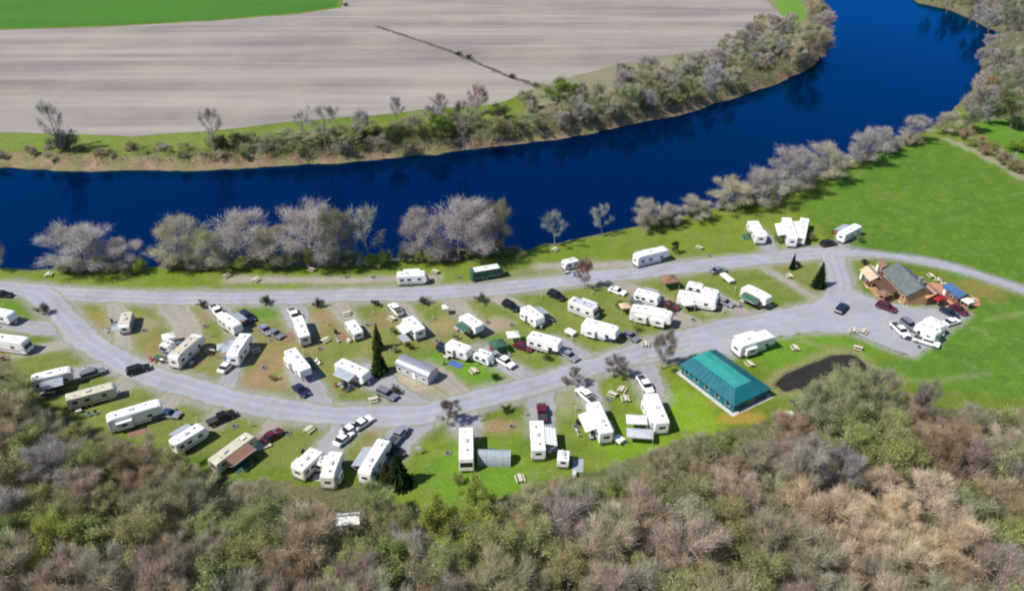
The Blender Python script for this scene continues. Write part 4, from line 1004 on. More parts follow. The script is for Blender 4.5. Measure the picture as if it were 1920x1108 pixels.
def car(kind, p1, p2, paint, label, cat='car'):
    a = at(*p1, 1.2); b = at(*p2, 1.2); c = (a + b) / 2; d = b - a; rz = math.atan2(d.y, d.x)
    L = {'sedan': 4.6, 'suv': 4.9, 'pickup': 5.7}[kind]; W = 1.86; h = L / 2
    e = empty({'sedan': 'parked_car', 'suv': 'parked_suv', 'pickup': 'pickup_truck'}[kind], (c.x, c.y, 0), rz, label, cat, "cars and pickups parked on the campground")
    lift = {'sedan': 0, 'suv': .12, 'pickup': .22}[kind]
    def z(v): return v + lift
    MB().prism([(-h, z(.42)), (-h + .1, z(.30)), (h - .15, z(.28)), (h, z(.45)), (h - .03, z(.72)), (h - .35, z(.84)), (h - 1.35, z(.93)), (-h + .15, z(.95)), (-h + .02, z(.85))], -W / 2, W / 2, .09, 2).obj('body', M[paint], e)
    if kind == 'sedan': g_ = [(-h + .55, .93), (-h + 1.3, 1.40), (h - 2.1, 1.42), (h - 1.25, .93)]
    elif kind == 'suv': g_ = [(-h + .12, .93), (-h + .4, 1.52), (h - 2.0, 1.55), (h - 1.25, .93)]
    else: g_ = [(-.75, .93), (-.62, 1.50), (h - 2.0, 1.52), (h - 1.3, .93)]
    gz = [(x, z(v)) for x, v in g_]
    MB().prism(gz, -W / 2 + .12, W / 2 - .12, .06, 1).obj('cabin_glass', M['glass'], e)
    x0, x1 = gz[1][0], gz[2][0]; MB().box(((x0 + x1) / 2, 0, (gz[1][1] + gz[2][1]) / 2 + .015), (x1 - x0 + .12, W - .3, .07), bev=.03).obj('roof', M[paint], e)
    if kind == 'pickup':
        MB().box((-h + 1.02, 0, z(.955)), (1.85, W - .3, .03)).obj('truck_bed', M['steel'], e)
        MB().box((-h + .06, 0, z(.85)), (.08, W - .1, .38), bev=.02).obj('tailgate', M[paint], e)
    if kind == 'suv':
        for s in (-1, 1): MB().tube((x0 + .1, s * .7, z(1.63)), (x1 - .1, s * .7, z(1.63)), .025).obj('roof_rail', M['steel'], e)
    for s in (-1, 1):
        MB().box((h - .06, s * .68, z(.66)), (.1, .36, .14), bev=.02).obj('headlight', M['lamp'], e)
        MB().box((-h + .02, s * .74, z(.75)), (.08, .24, .2), bev=.02).obj('tail_light', M['tail'], e)
        MB().box((h - 1.55, s * (W / 2 + .08), z(1.0)), (.16, .18, .13), bev=.03).obj('mirror', M[paint], e)
        for x in (h - .9, -h + .95): wheel(e, x, s * (W / 2 - .1), .34 + lift * .3, .23)
    return e

for a in [('suv', (156, 702), (190, 691), 'grey', 'blue-grey car parked behind the white fifth wheel at the left'),
    ('pickup', (398, 787), (430, 773), 'black', 'black pickup in front of the clean white trailer at the lower left'),
    ('sedan', (500, 818), (520, 806), 'maroon', 'dark red car at the end of a pull-in below the loop road'),
    ('sedan', (556, 721), (571, 734), 'navy', 'dark blue car below the trailer on bare orange earth'),
    ('suv', (712, 729), (738, 741), 'grey', 'grey car in the pull-in below the dark conifer'),
    ('pickup', (748, 584), (736, 571), 'white', 'white pickup with a dark cab at the upper road, middle'),
    ('pickup', (398, 571), (414, 590), 'white', 'white pickup in front of the upper left trailer'),
    ('sedan', (488, 607), (506, 622), 'silver', 'silver car left of two on the green lawn patch'),
    ('sedan', (506, 617), (526, 627), 'grey', 'grey car right of two on the green lawn patch'),
    ('suv', (945, 564), (971, 577), 'black', 'black car left of two just below the upper road'),
    ('suv', (1030, 545), (1057, 557), 'black', 'black car right of two at the upper road, near the pink tree'),
    ('sedan', (968, 642), (994, 650), 'maroon', 'maroon car at the left end of the long central trailer'),
    ('sedan', (1060, 658), (1076, 667), 'silver', 'small silver car at the right end of the long central trailer'),
    ('sedan', (1146, 538), (1170, 546), 'white', 'white car on the upper road verge left of the gazebo'),
    ('sedan', (1340, 505), (1356, 502), 'grey', 'grey car beside the upper road right of the gazebo'),
    ('suv', (1570, 584), (1588, 565), 'navy', 'dark SUV driving across the open junction left of the lodge'),
    ('suv', (1650, 568), (1676, 577), 'maroon', 'dark maroon SUV parked at the lodge front'),
    ('sedan', (1774, 578), (1790, 587), 'navy', 'dark blue car parked right of the lodge, left of two'),
    ('sedan', (1792, 572), (1808, 582), 'maroon', 'dark red car parked right of the lodge, right of two'),
    ('pickup', (1678, 606), (1700, 626), 'white', 'white pickup in the parking area left of the long trailer'),
    ('suv', (1694, 597), (1718, 615), 'grey', 'grey car between the white pickup and the long trailer in the parking area'),
    ('sedan', (1778, 602), (1794, 597), 'white', 'white car at the right end of the parking area'),
    ('pickup', (1728, 634), (1748, 640), 'white', 'white pickup below the long trailer in the parking area'),
    ('pickup', (1018, 784), (1015, 757), 'maroon', 'dark maroon pickup at the head of the white trailer, lower centre'),
    ('pickup', (1108, 746), (1092, 732), 'white', 'white truck hitched to the long fifth wheel, lower centre'),
    ('pickup', (726, 833), (742, 845), 'black', 'black pickup beside the narrow trailer and dark spruce'),
    ('sedan', (418, 688), (430, 677), 'white', 'white car at the lower end of the tall fifth wheel, left part of the loop'),
    ('sedan', (638, 822), (650, 812), 'white', 'lowest of three white cars on the pull-in above the close pair'),
    ('sedan', (652, 803), (664, 796), 'white', 'middle one of three white cars on the pull-in above the close pair'),
    ('sedan', (674, 792), (686, 784), 'white', 'topmost of three white cars on the pull-in above the close pair'),
    ('suv', (1546, 455), (1562, 452), 'black', 'black car by the road at the foot of the rightmost meadow trailer'),
    ('sedan', (-6, 548), (14, 549), 'black', 'black car at the left edge on the upper road'),
    ('sedan', (306, 771), (326, 773), 'silver', 'silver car at the end of the pale green-white fifth wheel'),
    ('pickup', (1206, 712), (1214, 724), 'white', 'white pickup in front of the fifth wheel by the teal-roofed building'),
    ('suv', (312, 650), (326, 642), 'grey', 'grey car beside the small white arch canopy')]:
    car(*a)

# ---------------- buildings ----------------
def rect_px(cs, z):
    P = [at(x, y, z) for x, y in cs]; c = sum(P, Vector()) / 4; c.z = 0
    l = ((P[1] - P[0]) + (P[2] - P[3])) / 2; w_ = ((P[3] - P[0]) + (P[2] - P[1])) / 2
    return c, l.length, w_.length, math.atan2(l.y, l.x)

def window(parent, x, y, z, wdt, hgt, nx_, frame='white'):
    """a window whose pane faces +-y (nx_=0) or +-x (nx_=1)"""
    s = (wdt, .08, hgt) if not nx_ else (.08, wdt, hgt)
    f = MB().box((x, y, z), s).obj('window', M[frame], parent)
    s2 = (wdt - .16, .12, hgt - .16) if not nx_ else (.12, wdt - .16, hgt - .16)
    MB().box((x, y, z), s2).obj('pane', M['glass'], f)

# teal hipped roof hall (long axis = local x)
c, L, W, rz = rect_px([(1280, 686), (1386, 768), (1437, 722), (1336, 653)], 2.2)
e = empty('hall', c, rz, 'hall with a large teal metal hipped roof beside the wood edge', 'building')
h, q = L / 2, W / 2
E = 2.2; T_ = 3.55; RI = 2.7
MB().box((0, 0, 1.1), (L - .7, W - .7, 2.2)).obj('wall', M['teal_side_shade'], e)
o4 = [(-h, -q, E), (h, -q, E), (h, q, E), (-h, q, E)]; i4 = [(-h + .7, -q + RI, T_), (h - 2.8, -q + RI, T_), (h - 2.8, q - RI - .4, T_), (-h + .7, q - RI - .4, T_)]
MB().faces(o4 + i4 + [(x, y, E - .15) for x, y, _ in o4], [(0, 1, 5, 4), (1, 2, 6, 5), (2, 3, 7, 6), (3, 0, 4, 7), (9, 8, 11, 10), (0, 8, 9, 1), (1, 9, 10, 2), (2, 10, 11, 3), (3, 11, 8, 0)]).obj('lower_roof', M['teal_side_shade'], e)
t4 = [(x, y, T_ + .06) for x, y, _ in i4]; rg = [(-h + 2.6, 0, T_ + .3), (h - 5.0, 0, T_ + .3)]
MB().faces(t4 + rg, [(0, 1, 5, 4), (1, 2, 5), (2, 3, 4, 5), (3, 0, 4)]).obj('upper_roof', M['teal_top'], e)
for s in (-1, 1):
    for k in range(11):
        f = k / 10; xa = -h + .4 + (L - .8) * f; xb = -h + 2.0 + (L - 5.6) * f
        MB().tube((xa, s * (q - .03), E + .04), (xb, s * (q - RI), T_ + .04), .04, 4).obj('roof_seam', M['teal_side_shade'], e)
    for k in range(5): window(e, -h + 2 + (L - 4) * k / 4, s * (q - .34), 1.25, 1.2, .9, 0)
MB().box((h - .33, 0, 1.0), (.1, 2.0, 1.9)).obj('door', M['stripe_grey'], e)
gt = MB()
for s in (-1, 1): gt.box((0, s * (q + .06), 2.12), (L + .2, .12, .12))
gt.obj('gutter', M['teal_side_shade'], e)
def apron(c, L, W, rz, z, m, name, label):
    m_ = Matrix.Translation(c) @ Matrix.Rotation(rz, 4, 'Z'); P = [m_ @ Vector(v) for v in ((-L / 2, -W / 2, 0), (L / 2, -W / 2, 0), (L / 2, W / 2, 0), (-L / 2, W / 2, 0))]
    sheet(name, densify(P, 1.5, .06), z, m, label)
apron(c, L + 1.1, W + 1.1, rz, .05, M['concrete'], 'walkway', 'pale concrete walkway round the teal-roofed hall')

# the lodge: two grey gabled wings, log walls, decks
def gable(name, c, L, W, rz, eave, ridge, wallm, roofm, label, cat='building', over=.5, wins=3):
    e = empty(name, c, rz, label, cat); h, q = L / 2, W / 2
    V = [(-h, -q, 0), (h, -q, 0), (h, q, 0), (-h, q, 0), (-h, -q, eave), (h, -q, eave), (h, q, eave), (-h, q, eave), (-h, 0, ridge - .1), (h, 0, ridge - .1)]
    MB().faces(V, [(0, 1, 5, 4), (2, 3, 7, 6), (1, 2, 6, 9, 5), (3, 0, 4, 8, 7)]).obj('wall', M[wallm], e)
    sl = (ridge - eave) / q; oy = q + over; ze = eave - sl * over + .06; H_ = h + over; t = .14
    V = [(-H_, -oy, ze), (H_, -oy, ze), (H_, 0, ridge + .06), (-H_, 0, ridge + .06), (H_, oy, ze), (-H_, oy, ze)]
    V += [(x, y, z + t) for x, y, z in V]
    MB().faces(V, [(6, 7, 8, 9), (9, 8, 10, 11), (1, 0, 3, 2), (2, 3, 5, 4), (0, 1, 7, 6), (4, 5, 11, 10), (1, 2, 8, 7), (2, 4, 10, 8), (3, 0, 6, 9), (5, 3, 9, 11)]).obj('roof', M[roofm], e)
    MB().box((0, 0, ridge + .23), (L + .8, .3, .08)).obj('ridge_cap', M['stripe_grey'], e)
    for s in (-1, 1):
        for k in range(wins): window(e, -h + L * (k + .5) / wins + .4, s * (q + .02), eave * .58, .9, .9, 0)
    MB().box((-h + L * .12, -q - .03, 1.05), (.9, .08, 2.1)).obj('door', M['white'], e)
    return e
def wp(x, y, z=0): v = at(x, y, z); v.z = 0; return v
a = wp(1682, 500, 4); b = wp(1728, 546, 4); rz = math.atan2((b - a).y, (b - a).x)
lodge = gable('lodge', (a + b) / 2, 11.5, 6.6, rz, 3.0, 4.9, 'log', 'slate', 'camp lodge with a grey-green gabled roof and log walls', wins=4)
MB().box((2.5, 1.4, 5.0), (.9, .9, 1.6)).obj('chimney', M['stone'], lodge)
# porch on the near-left side of the lodge
MB().box((-1, -6.1, 2.5), (9.5, 3.6, .14), rx=.10).obj('porch_roof', M['darkwood'], lodge)
for x in (-5.4, -2.5, .5, 3.5): MB().box((x, -7.6, 1.2), (.2, .2, 2.4)).obj('post', M['log'], lodge)
MB().box((-1, -6.1, .18), (9.8, 4.2, .3)).obj('deck', M['log'], lodge)
m_ = Matrix.Translation(lodge.location) @ Matrix.Rotation(rz, 4, 'Z')
p = m_ @ Vector((-7.8, -2.5, 0))
s1 = gable('log_cabin', wp(1636, 514, 2.5), 5.2, 3.4, rz, 2.2, 3.2, 'darkwood', 'sand', 'tan-roofed log cabin at the left end of the lodge', over=.3, wins=1)
s2 = gable('bath_house', wp(1740, 543, 2.5), 6.0, 4.2, rz + .1, 2.3, 3.3, 'brown', 'brick', 'orange-brown roofed annexe at the right end of the lodge', over=.4, wins=2)
s3 = gable('shed', wp(1794, 546, 2.2), 5.4, 3.0, rz + .15, 2.1, 3.0, 'brown', 'blueroof', 'small shed with a dark blue roof right of the lodge', 'shed', over=.3, wins=1)
s4 = gable('shed', wp(1658, 497, 2.2), 2.6, 2.2, rz, 2.1, 2.8, 'darkwood', 'awn_brown', 'little dark brown shed at the upper left corner of the lodge', 'shed', over=.2, wins=1)
sheet('patio', densify([at(x, y) for x, y in [(1715, 536), (1748, 528), (1832, 558), (1838, 572), (1790, 582), (1730, 562)]], 1, .2), .044, M['brick'], 'orange-brown brick patio right of the lodge')
sheet('sand_terrace', densify([at(x, y) for x, y in [(1614, 510), (1630, 492), (1660, 520), (1716, 560), (1700, 575), (1655, 548), (1625, 540)]], 1, .25), .042, M['sand'], 'tan sand terrace along the lodge front')

# grey rounded-roof cabin
a = wp(750, 668, 3.0); b = wp(812, 694, 3.0); L = (b - a).length; rz = math.atan2((b - a).y, (b - a).x)
e = empty('park_cabin', (a + b) / 2, rz, 'long blue-grey cabin with a rounded roof right of the dark conifer', 'cabin')
arc = [(-1.85, 1.9)] + [(-1.85 * math.cos(math.pi * k / 10), 2.0 + 1.15 * math.sin(math.pi * k / 10)) for k in range(11)] + [(1.85, 1.9)]
def xarc(pts, L): # profile in (y,z) pulled along x
    bm = MB(); A = [(-L / 2, y, z) for y, z in pts]; B = [(L / 2, y, z) for y, z in pts]; n = len(pts)
    bm.faces(A + B, [tuple(range(n))[::-1], tuple(range(n, 2 * n))] + [(i, (i + 1) % n, n + (i + 1) % n, n + i) for i in range(n)]); bmesh.ops.recalc_face_normals(bm.bm, faces=bm.bm.faces); return bm
MB().box((0, 0, 1.1), (L - .3, 3.5, 1.9)).obj('wall', M['greyroof'], e)
xarc(arc, L).obj('roof', M['silver'], e)
MB().box((0, 0, .1), (L, 3.6, .2)).obj('skirting', M['stone'], e)
for s in (-1, 1):
    for k in range(4): window(e, -L / 2 + 1.2 + k * (L - 2.4) / 3, s * 1.76, 1.3, .9, .7, 0)
MB().box((.6, -1.79, 1.05), (.8, .07, 1.7)).obj('door', M['white'], e)
# blue-grey tunnel tent
a = wp(896, 846, 2.2); b = wp(958, 848, 2.2); L = (b - a).length; rz = math.atan2((b - a).y, (b - a).x)
e = empty('tunnel_tent', (a + b) / 2, rz, 'blue-grey tunnel shelter beside the white motorhome, lower centre', 'shelter')
arc = [(-1.6 * math.cos(math.pi * k / 10), .05 + 2.3 * math.sin(math.pi * k / 10)) for k in range(11)]
xarc(arc, L).obj('canvas', M['awn_grey'], e)
for k in range(5):
    x = -L / 2 + .05 + k * (L - .1) / 4; t = MB(); pp = [(x, y * 1.02, z * 1.02) for y, z in arc]
    for u, v in zip(pp, pp[1:]): t.tube(u, v, .05, 5)
    t.obj('hoop', M['plastic'], e)
MB().box((L / 2 + .02, 0, .9), (.06, 1.4, 1.7)).obj('door_flap', M['steel'], e)

def canopy(name, p, L, W, H, rz, m, label, cat='canopy', peak=.7, side=None, table=True, group=None):
    e = empty(name, p, rz, label, cat, group); h, q = L / 2, W / 2
    top = [(-h, -q, H), (h, -q, H), (h, q, H), (-h, q, H), (0, 0, H + peak)]; lo = [(x, y, H - .28) for x, y, _ in top[:4]]
    MB().faces(top + lo, [(0, 1, 4), (1, 2, 4), (2, 3, 4), (3, 0, 4), (0, 5, 6, 1), (1, 6, 7, 2), (2, 7, 8, 3), (3, 8, 5, 0)]).obj('roof', M[m], e)
    for x in (-h + .08, h - .08):
        for y in (-q + .08, q - .08): MB().box((x, y, H / 2), (.08, .08, H)).obj('post', M['plastic'], e)
    return e
canopy('green_canopy', wp(934, 643, 2.4), 3.4, 3.2, 2.3, .4, 'awn_green', 'dark green square canopy tent among the trailers')
canopy('brown_gazebo', wp(1255, 522, 2.6), 4.2, 3.8, 2.4, .3, 'awn_brown', 'brown-topped gazebo with a dark open front by the upper road', 'gazebo', 1.0)
canopy('white_pavilion', wp(1194, 785, 2.6), 4.0, 2.6, 2.5, -.05, 'awn_white', 'white open-fronted canopy between the two lower fifth wheels')
e = canopy('white_pavilion', wp(1200, 811, 2.0), 5.0, 2.6, 1.9, -.1, 'greyroof', 'low grey-white shelter in front of the white canopy, lower right', peak=.35)
canopy('arch_canopy', wp(316, 629, 2.2), 2.8, 2.6, 2.1, .5, 'awn_white', 'small white canopy left of the cream fifth wheel')
canopy('small_canopy', wp(835, 574, 2.2), 1.6, 1.6, 2.0, .2, 'awn_white', 'very small white canopy at the head of the dark green awning')
e = gable('white_shed', wp(652, 966, 3.0), 3.6, 2.4, .1, 2.1, 2.8, 'offwhite', 'whiteroof', 'small white-roofed shed alone inside the foreground wood', 'shed', over=.15, wins=1)
# pop-up camper and flat trailers
def flat_trailer(p1, p2, m, label):
    a, b = at(*p1, .8), at(*p2, .8); c = (a + b) / 2; c.z = 0; d = b - a; L = d.length
    e = empty('utility_trailer', c, math.atan2(d.y, d.x), label, 'trailer')
    MB().box((0, 0, .75), (L, 1.6, .5), bev=.05).obj('box', M[m], e); MB().box((0, 0, 1.03), (L - .1, 1.5, .07)).obj('cover', M['whiteroof'], e)
    for s in (-1, 1): wheel(e, 0, s * .86, .3, .18)
    MB().tube((L / 2, 0, .5), (L / 2 + 1, 0, .45), .05).obj('hitch', M['steel'], e)
flat_trailer((1354, 513), (1373, 528), 'offwhite', 'narrow white covered trailer at the upper road, right of the gazebo')
flat_trailer((1062, 618), (1078, 626), 'offwhite', 'small white covered trailer left of the big bright white trailer')
flat_trailer((1154, 818), (1168, 828), 'offwhite', 'small pale covered trailer at the foot of the long fifth wheel, lower centre')
flat_trailer((1478, 772), (1486, 786), 'grey', 'small grey covered trailer at the wood edge below the teal roof')

for a in [('suv', (318, 660), (336, 668), 'silver', 'silver car below the cream fifth wheel'), ('sedan', (1190, 558), (1206, 563), 'grey', 'grey car between the gazebo trailer and the dark slide-out trailer'),
          ('sedan', (1352, 560), (1368, 566), 'silver', 'silver car at the right end of the long trailer right of the gazebo'), ('suv', (830, 650), (842, 656), 'navy', 'dark blue car at the left end of the end-to-end pair'),
          ('pickup', (938, 670), (952, 678), 'white', 'white pickup at the lower right of the end-to-end pair'), ('suv', (456, 585), (470, 596), 'navy', 'dark blue car right of the upper left trailer'),
          ('pickup', (548, 582), (554, 594), 'white', 'white pickup at the top of the upright trailer'), ('sedan', (1176, 622), (1190, 630), 'grey', 'grey car at the lower right of the big bright trailer'),
          ('pickup', (742, 818), (752, 806), 'silver', 'silver pickup at the top of the narrow trailer'), ('suv', (248, 692), (268, 686), 'black', 'black car added in place of a tree shadow on the loop road at the left'), ('sedan', (1250, 566), (1266, 572), 'maroon', 'dark red car right of the gazebo trailer')]:  # black car on the loop road is added for a bare tree's shadow
    car(*a)
for a in [('trailer', (1318, 541), (1350, 549), 2.4, 'white trailer touching the short one right of the gazebo', dict()), ('small', (305, 640), (322, 646), 2.2, 'tiny off-white camper left of the cream fifth wheel', dict(body='offwhite')),
          ('small', (597, 866), (606, 850), 2.2, 'short white camper wedged in the gap of the close pair', dict()), ('small', (1484, 420), (1498, 428), 2.2, 'small white camper in front of the touching pair by the meadow', dict()),
          ('trailer', (1738, 594), (1772, 612), 2.4, 'second white trailer parked behind the long one in the parking area', dict())]:
    k, p_, q_, W, lb, opt = a; rv(k, p_, q_, W, lb, **opt)
canopy('grey_canopy', wp(420, 648, 2.3), 3.2, 2.6, 2.2, .3, 'awn_grey', 'grey-green canopy left of the tall fifth wheel')
canopy('white_canopy', wp(962, 626, 2.3), 2.8, 2.6, 2.2, .2, 'awn_white', 'small white canopy left of the long central trailer')
canopy('white_canopy', wp(1290, 566, 2.3), 3.0, 2.6, 2.2, .2, 'awn_white', 'white canopy below the long trailer right of the gazebo')
canopy('cream_canopy', wp(1172, 572, 2.3), 2.6, 2.4, 2.2, .2, 'sand', 'cream canopy at the left end of the dark slide-out trailer')
canopy('brown_canopy', wp(1660, 548, 2.3), 3.2, 2.8, 2.2, .4, 'awn_brown', 'brown canopy on the sand terrace before the lodge')
canopy('red_canopy', wp(1760, 556, 2.3), 3.0, 2.8, 2.2, .4, 'red', 'red-brown canopy on the brick patio right of the lodge')
canopy('white_umbrella', wp(1816, 562, 2.3), 2.2, 2.2, 2.1, .4, 'awn_white', 'white canopy at the right end of the brick patio')

# ---------------- picnic tables, fire rings, pedestals ----------------
def picnic():
    e = empty('picnic_table'); 
    for k in range(5): MB().box((0, -.30 + .15 * k, .75), (1.9, .135, .05)).obj('plank', M['palewood'], e)
    for s in (-1, 1):
        for j in (0, 1): MB().box((0, s * (.66 + .14 * j), .46), (1.9, .13, .05)).obj('bench_plank', M['palewood'], e)
        fr = MB(); fr.tube((s * .7, -.3, .72), (s * .7, -.72, 0), .05).tube((s * .7, .3, .72), (s * .7, .72, 0), .05).tube((s * .7, -.74, .42), (s * .7, .74, .42), .04); fr.obj('leg', M['wood'], e)
    return e
PT = picnic(); first = True
PGRP = "picnic tables at the pitches"
for x, y, lb in [(1311, 467, 'on the grass right of the long riverside trailer'), (92, 517, 'on the riverside grass at the far left'), (585, 508, 'on the riverside grass left of the white riverside trailer'), (480, 527, 'on the riverside strip near the left'), (425, 519, 'beside the small gravel patch by the river'),
                 (816, 512, 'just right of the white riverside trailer'), (650, 590, 'left of the short camper, upper middle'), (610, 640, 'on grass in the middle of the left loop'), (735, 600, 'below the small white pickup'), (480, 660, 'right of the tall fifth wheel shadow'), (394, 660, 'left of the tall fifth wheel awning'),
                 (888, 698, 'on the bright lawn left of the road bend'), (580, 808, 'on the lawn right of the dark red car'), (700, 752, 'near the grey car pull-in'), (975, 900, 'at the edge of the wood below the tunnel shelter'), (1166, 733, 'upper one left of the fifth wheel by the teal roof'), (1172, 750, 'lower one left of the fifth wheel by the teal roof'),
                 (1148, 742, 'beside the fire ring by the long fifth wheel'), (1405, 685, 'on the lawn right of the teal roof'), (1490, 655, 'on the lawn above the pond'), (1608, 655, 'on the lawn right of the pond'), (1600, 622, 'left of two at the parking kerb'), (1618, 624, 'right of two at the parking kerb'),
                 (1745, 520, 'behind the lodge, left'), (1758, 528, 'behind the lodge, middle'), (1770, 536, 'behind the lodge, right'), (1822, 566, 'at the right end of the brick patio'), (1232, 600, 'below the trailer with dark slide-outs'), (1040, 470, 'on riverside grass left of the sparse sapling'), (1210, 648, 'on the verge of the link road'),
                 (60, 655, 'by the lower left motorhome'), (1480, 520, 'on the grass left of the roadside conifer'), (1440, 575, 'at the foot of the pale footpath')]:
    t = PT if first else copy_tree(PT); first = False
    t.location = wp(x, y); t.rotation_euler = (0, 0, random.uniform(0, 3.1)); tag(t, 'pale wooden picnic table ' + lb, 'picnic table', PGRP)
FRG = "fire rings at the pitches"
fr = empty('fire_ring')
for k in range(10):
    a = 2 * math.pi * k / 10; MB().box((.55 * math.cos(a), .55 * math.sin(a), .12), (.3, .2, .24), rz=a + 1.57, bev=.05).obj('stone', M['stone'], fr)
MB().cyl((0, 0, .04), .45, .06, 12).obj('ash_bed', M['char'], fr)
for k, (x, y) in enumerate([(270, 620), (385, 612), (495, 690), (600, 655), (690, 610), (735, 655), (820, 640), (915, 605), (960, 610), (1040, 600), (1150, 640), (1195, 625), (1300, 600), (1380, 575), (1140, 750), (960, 800), (1080, 800), (840, 850), (540, 812), (440, 800), (1330, 480), (700, 520), (860, 520), (650, 520)]):
    f = fr if k == 0 else copy_tree(fr); f.location = wp(x, y); f.rotation_euler = (0, 0, random.random()); tag(f, 'small round stone fire ring on a campground pitch', 'fire ring', FRG)
pe = empty('utility_pedestal')
MB().box((0, 0, .6), (.22, .18, 1.2), bev=.02).obj('post', M['plastic'], pe); MB().box((0, .1, .95), (.3, .1, .4), bev=.02).obj('outlet_box', M['offwhite'], pe)
for k, (x, y) in enumerate([(790, 848), (208, 612), (395, 632), (505, 640), (615, 610), (700, 590), (812, 600), (905, 575), (1015, 560), (1110, 552), (1185, 560), (1255, 606), (1355, 588), (1378, 545), (570, 665), (700, 712), (800, 720), (955, 668), (1072, 640), (985, 780), (1080, 770), (900, 790), (640, 800), (470, 800), (370, 790), (160, 690)]):
    f = pe if k == 0 else copy_tree(pe); f.location = wp(x, y); tag(f, 'waist-high pale utility pedestal beside a campground pitch', 'pedestal', "utility pedestals at the pitches")
# flag-like white post with a sign board at the lower lawn
e = empty('notice_board', wp(784, 852), .1, 'pale yellow-white notice board on the lawn right of the loop pull-in', 'sign')
for s in (-1, 1): MB().box((s * .45, 0, .9), (.1, .1, 1.8)).obj('post', M['palewood'], e)
MB().box((0, 0, 1.35), (1.1, .07, .8)).obj('board', M['awn_white'], e)
# pale deck beside the tan-roofed trailer, path, and dinghy pier stones
e = empty('deck', wp(470, 845), .62, 'pale wooden deck along the tan-roofed trailer', 'deck')
for k in range(14): MB().box((0, -1.1 + .165 * k, .3), (7.5, .15, .06)).obj('plank', M['palewood'], e)
for x in (-3.4, 0, 3.4): MB().box((x, 0, .13), (.15, 2.2, .26)).obj('joist', M['wood'], e)
e = empty('landing_stage', wp(735, 489), .1, 'pale wooden landing stage on the near riverbank', 'dock')
for k in range(8): MB().box((-2.4 + .62 * k, 0, .25), (.56, 1.4, .08)).obj('plank', M['palewood'], e)

# ---------------- camp clutter: mats, chairs, coolers, grills, bins ----------------
def mat_thing(m):
    e = empty('outdoor_mat'); MB().box((0, 0, .055), (3.4, 2.1, .03)).obj('rug', M[m], e)
    for s in (-1, 1): MB().box((0, s * 1.02, .062), (3.4, .12, .035)).obj('border', M['stripe_tan'], e)
    return e
def chair_thing(m):
    e = empty('camp_chair'); MB().box((0, 0, .42), (.55, .5, .05)).obj('seat', M[m], e); MB().box((0, .26, .75), (.55, .05, .6), rx=-.2).obj('backrest', M[m], e)
    for x in (-.25, .25):
        for y in (-.22, .22): MB().tube((x, y, 0), (x, y, .45), .02, 4).obj('leg', M['steel'], e)
    return e
def grill_thing():
    e = empty('barbecue_grill'); MB().box((0, 0, .85), (.7, .5, .25), bev=.03).obj('firebox', M['steel'], e); MB().cyl((0, 0, 1.0), .27, .68, 10, 'X').obj('lid', M['black'], e)
    for x in (-.28, .28): MB().box((x, 0, .4), (.05, .4, .75)).obj('leg', M['steel'], e)
    MB().box((.6, 0, .9), (.4, .4, .04)).obj('side_shelf', M['wood'], e); return e
def cooler_thing(m):
    e = empty('storage_box'); MB().box((0, 0, .35), (1.1, .65, .6), bev=.04).obj('box', M[m], e); MB().box((0, 0, .68), (1.16, .7, .08), bev=.02).obj('lid', M['plastic'], e); return e
mats = {m: mat_thing(m) for m in ('awn_brown', 'awn_grey', 'stripe_blue', 'awn_green')}
chs = {m: chair_thing(m) for m in ('stripe_blue', 'awn_green', 'red', 'awn_white')}
grl = grill_thing(); cls_ = {m: cooler_thing(m) for m in ('offwhite', 'stripe_blue', 'wood')}
MC = {'awn_brown': 'brown', 'awn_grey': 'grey', 'stripe_blue': 'blue', 'awn_green': 'green', 'red': 'red', 'awn_white': 'white', 'offwhite': 'white', 'wood': 'wooden'}
used_ = set(); cr = random.Random(21)
def take(src):
    if src.name in used_: return copy_tree(src)
    used_.add(src.name); return src
bpy.context.view_layer.update()
for o in [o for o in S.objects if o.parent is None and o.get('group') == RV_COPIES]:
    W_ = 2.6; s = cr.choice((-1, 1)) ; mw = o.matrix_world
    aw = [c_ for c_ in o.children if c_.name.startswith('awning')]
    if aw: s = 1 if sum((v.co.y for v in aw[0].data.vertices)) > 0 else -1
    far = o['label']
    short = ' '.join(far.split(',')[0].split()[:7])
    def put(src, x, y, rz, lb, cat, g):
        t = take(src); p = mw @ Vector((x, y, 0)); t.location = (p.x, p.y, 0); t.rotation_euler = (0, 0, o.rotation_euler.z + rz); tag(t, lb, cat, g)
    k = cr.choice(list(mats)); 
    if cr.random() < .8: put(mats[k], cr.uniform(-1, 1), s * (W_ / 2 + 1.45), 0, '%s outdoor mat by the %s' % (MC[k], short), 'mat', 'outdoor mats beside the campers')
    k = cr.choice(list(chs)); n_ch = cr.choice((0, 1, 2, 2))
    for j in range(n_ch): put(chs[k], -1.2 + 1.3 * j, s * (W_ / 2 + 3.0), cr.uniform(-.6, .6), '%s %s camp chair by the %s' % (['left', 'right'][j] if n_ch == 2 else 'single', MC[k], short), 'camp chair', 'folding camp chairs beside the campers')
    if cr.random() < .4: put(grl, cr.uniform(1.6, 2.6), s * (W_ / 2 + 2.4), .3, 'black barbecue grill by the %s' % short, 'grill', 'grills beside the campers')
    k = cr.choice(list(cls_))
    if cr.random() < .6: put(cls_[k], cr.uniform(-3, -2), s * (W_ / 2 + .9), .1, '%s storage box by the %s' % (MC[k], short), 'box', 'storage boxes beside the campers')
for o in list(mats.values()) + list(chs.values()) + [grl] + list(cls_.values()):
    if o.name not in used_:
        for ch in list(o.children): bpy.data.objects.remove(ch)
        bpy.data.objects.remove(o)

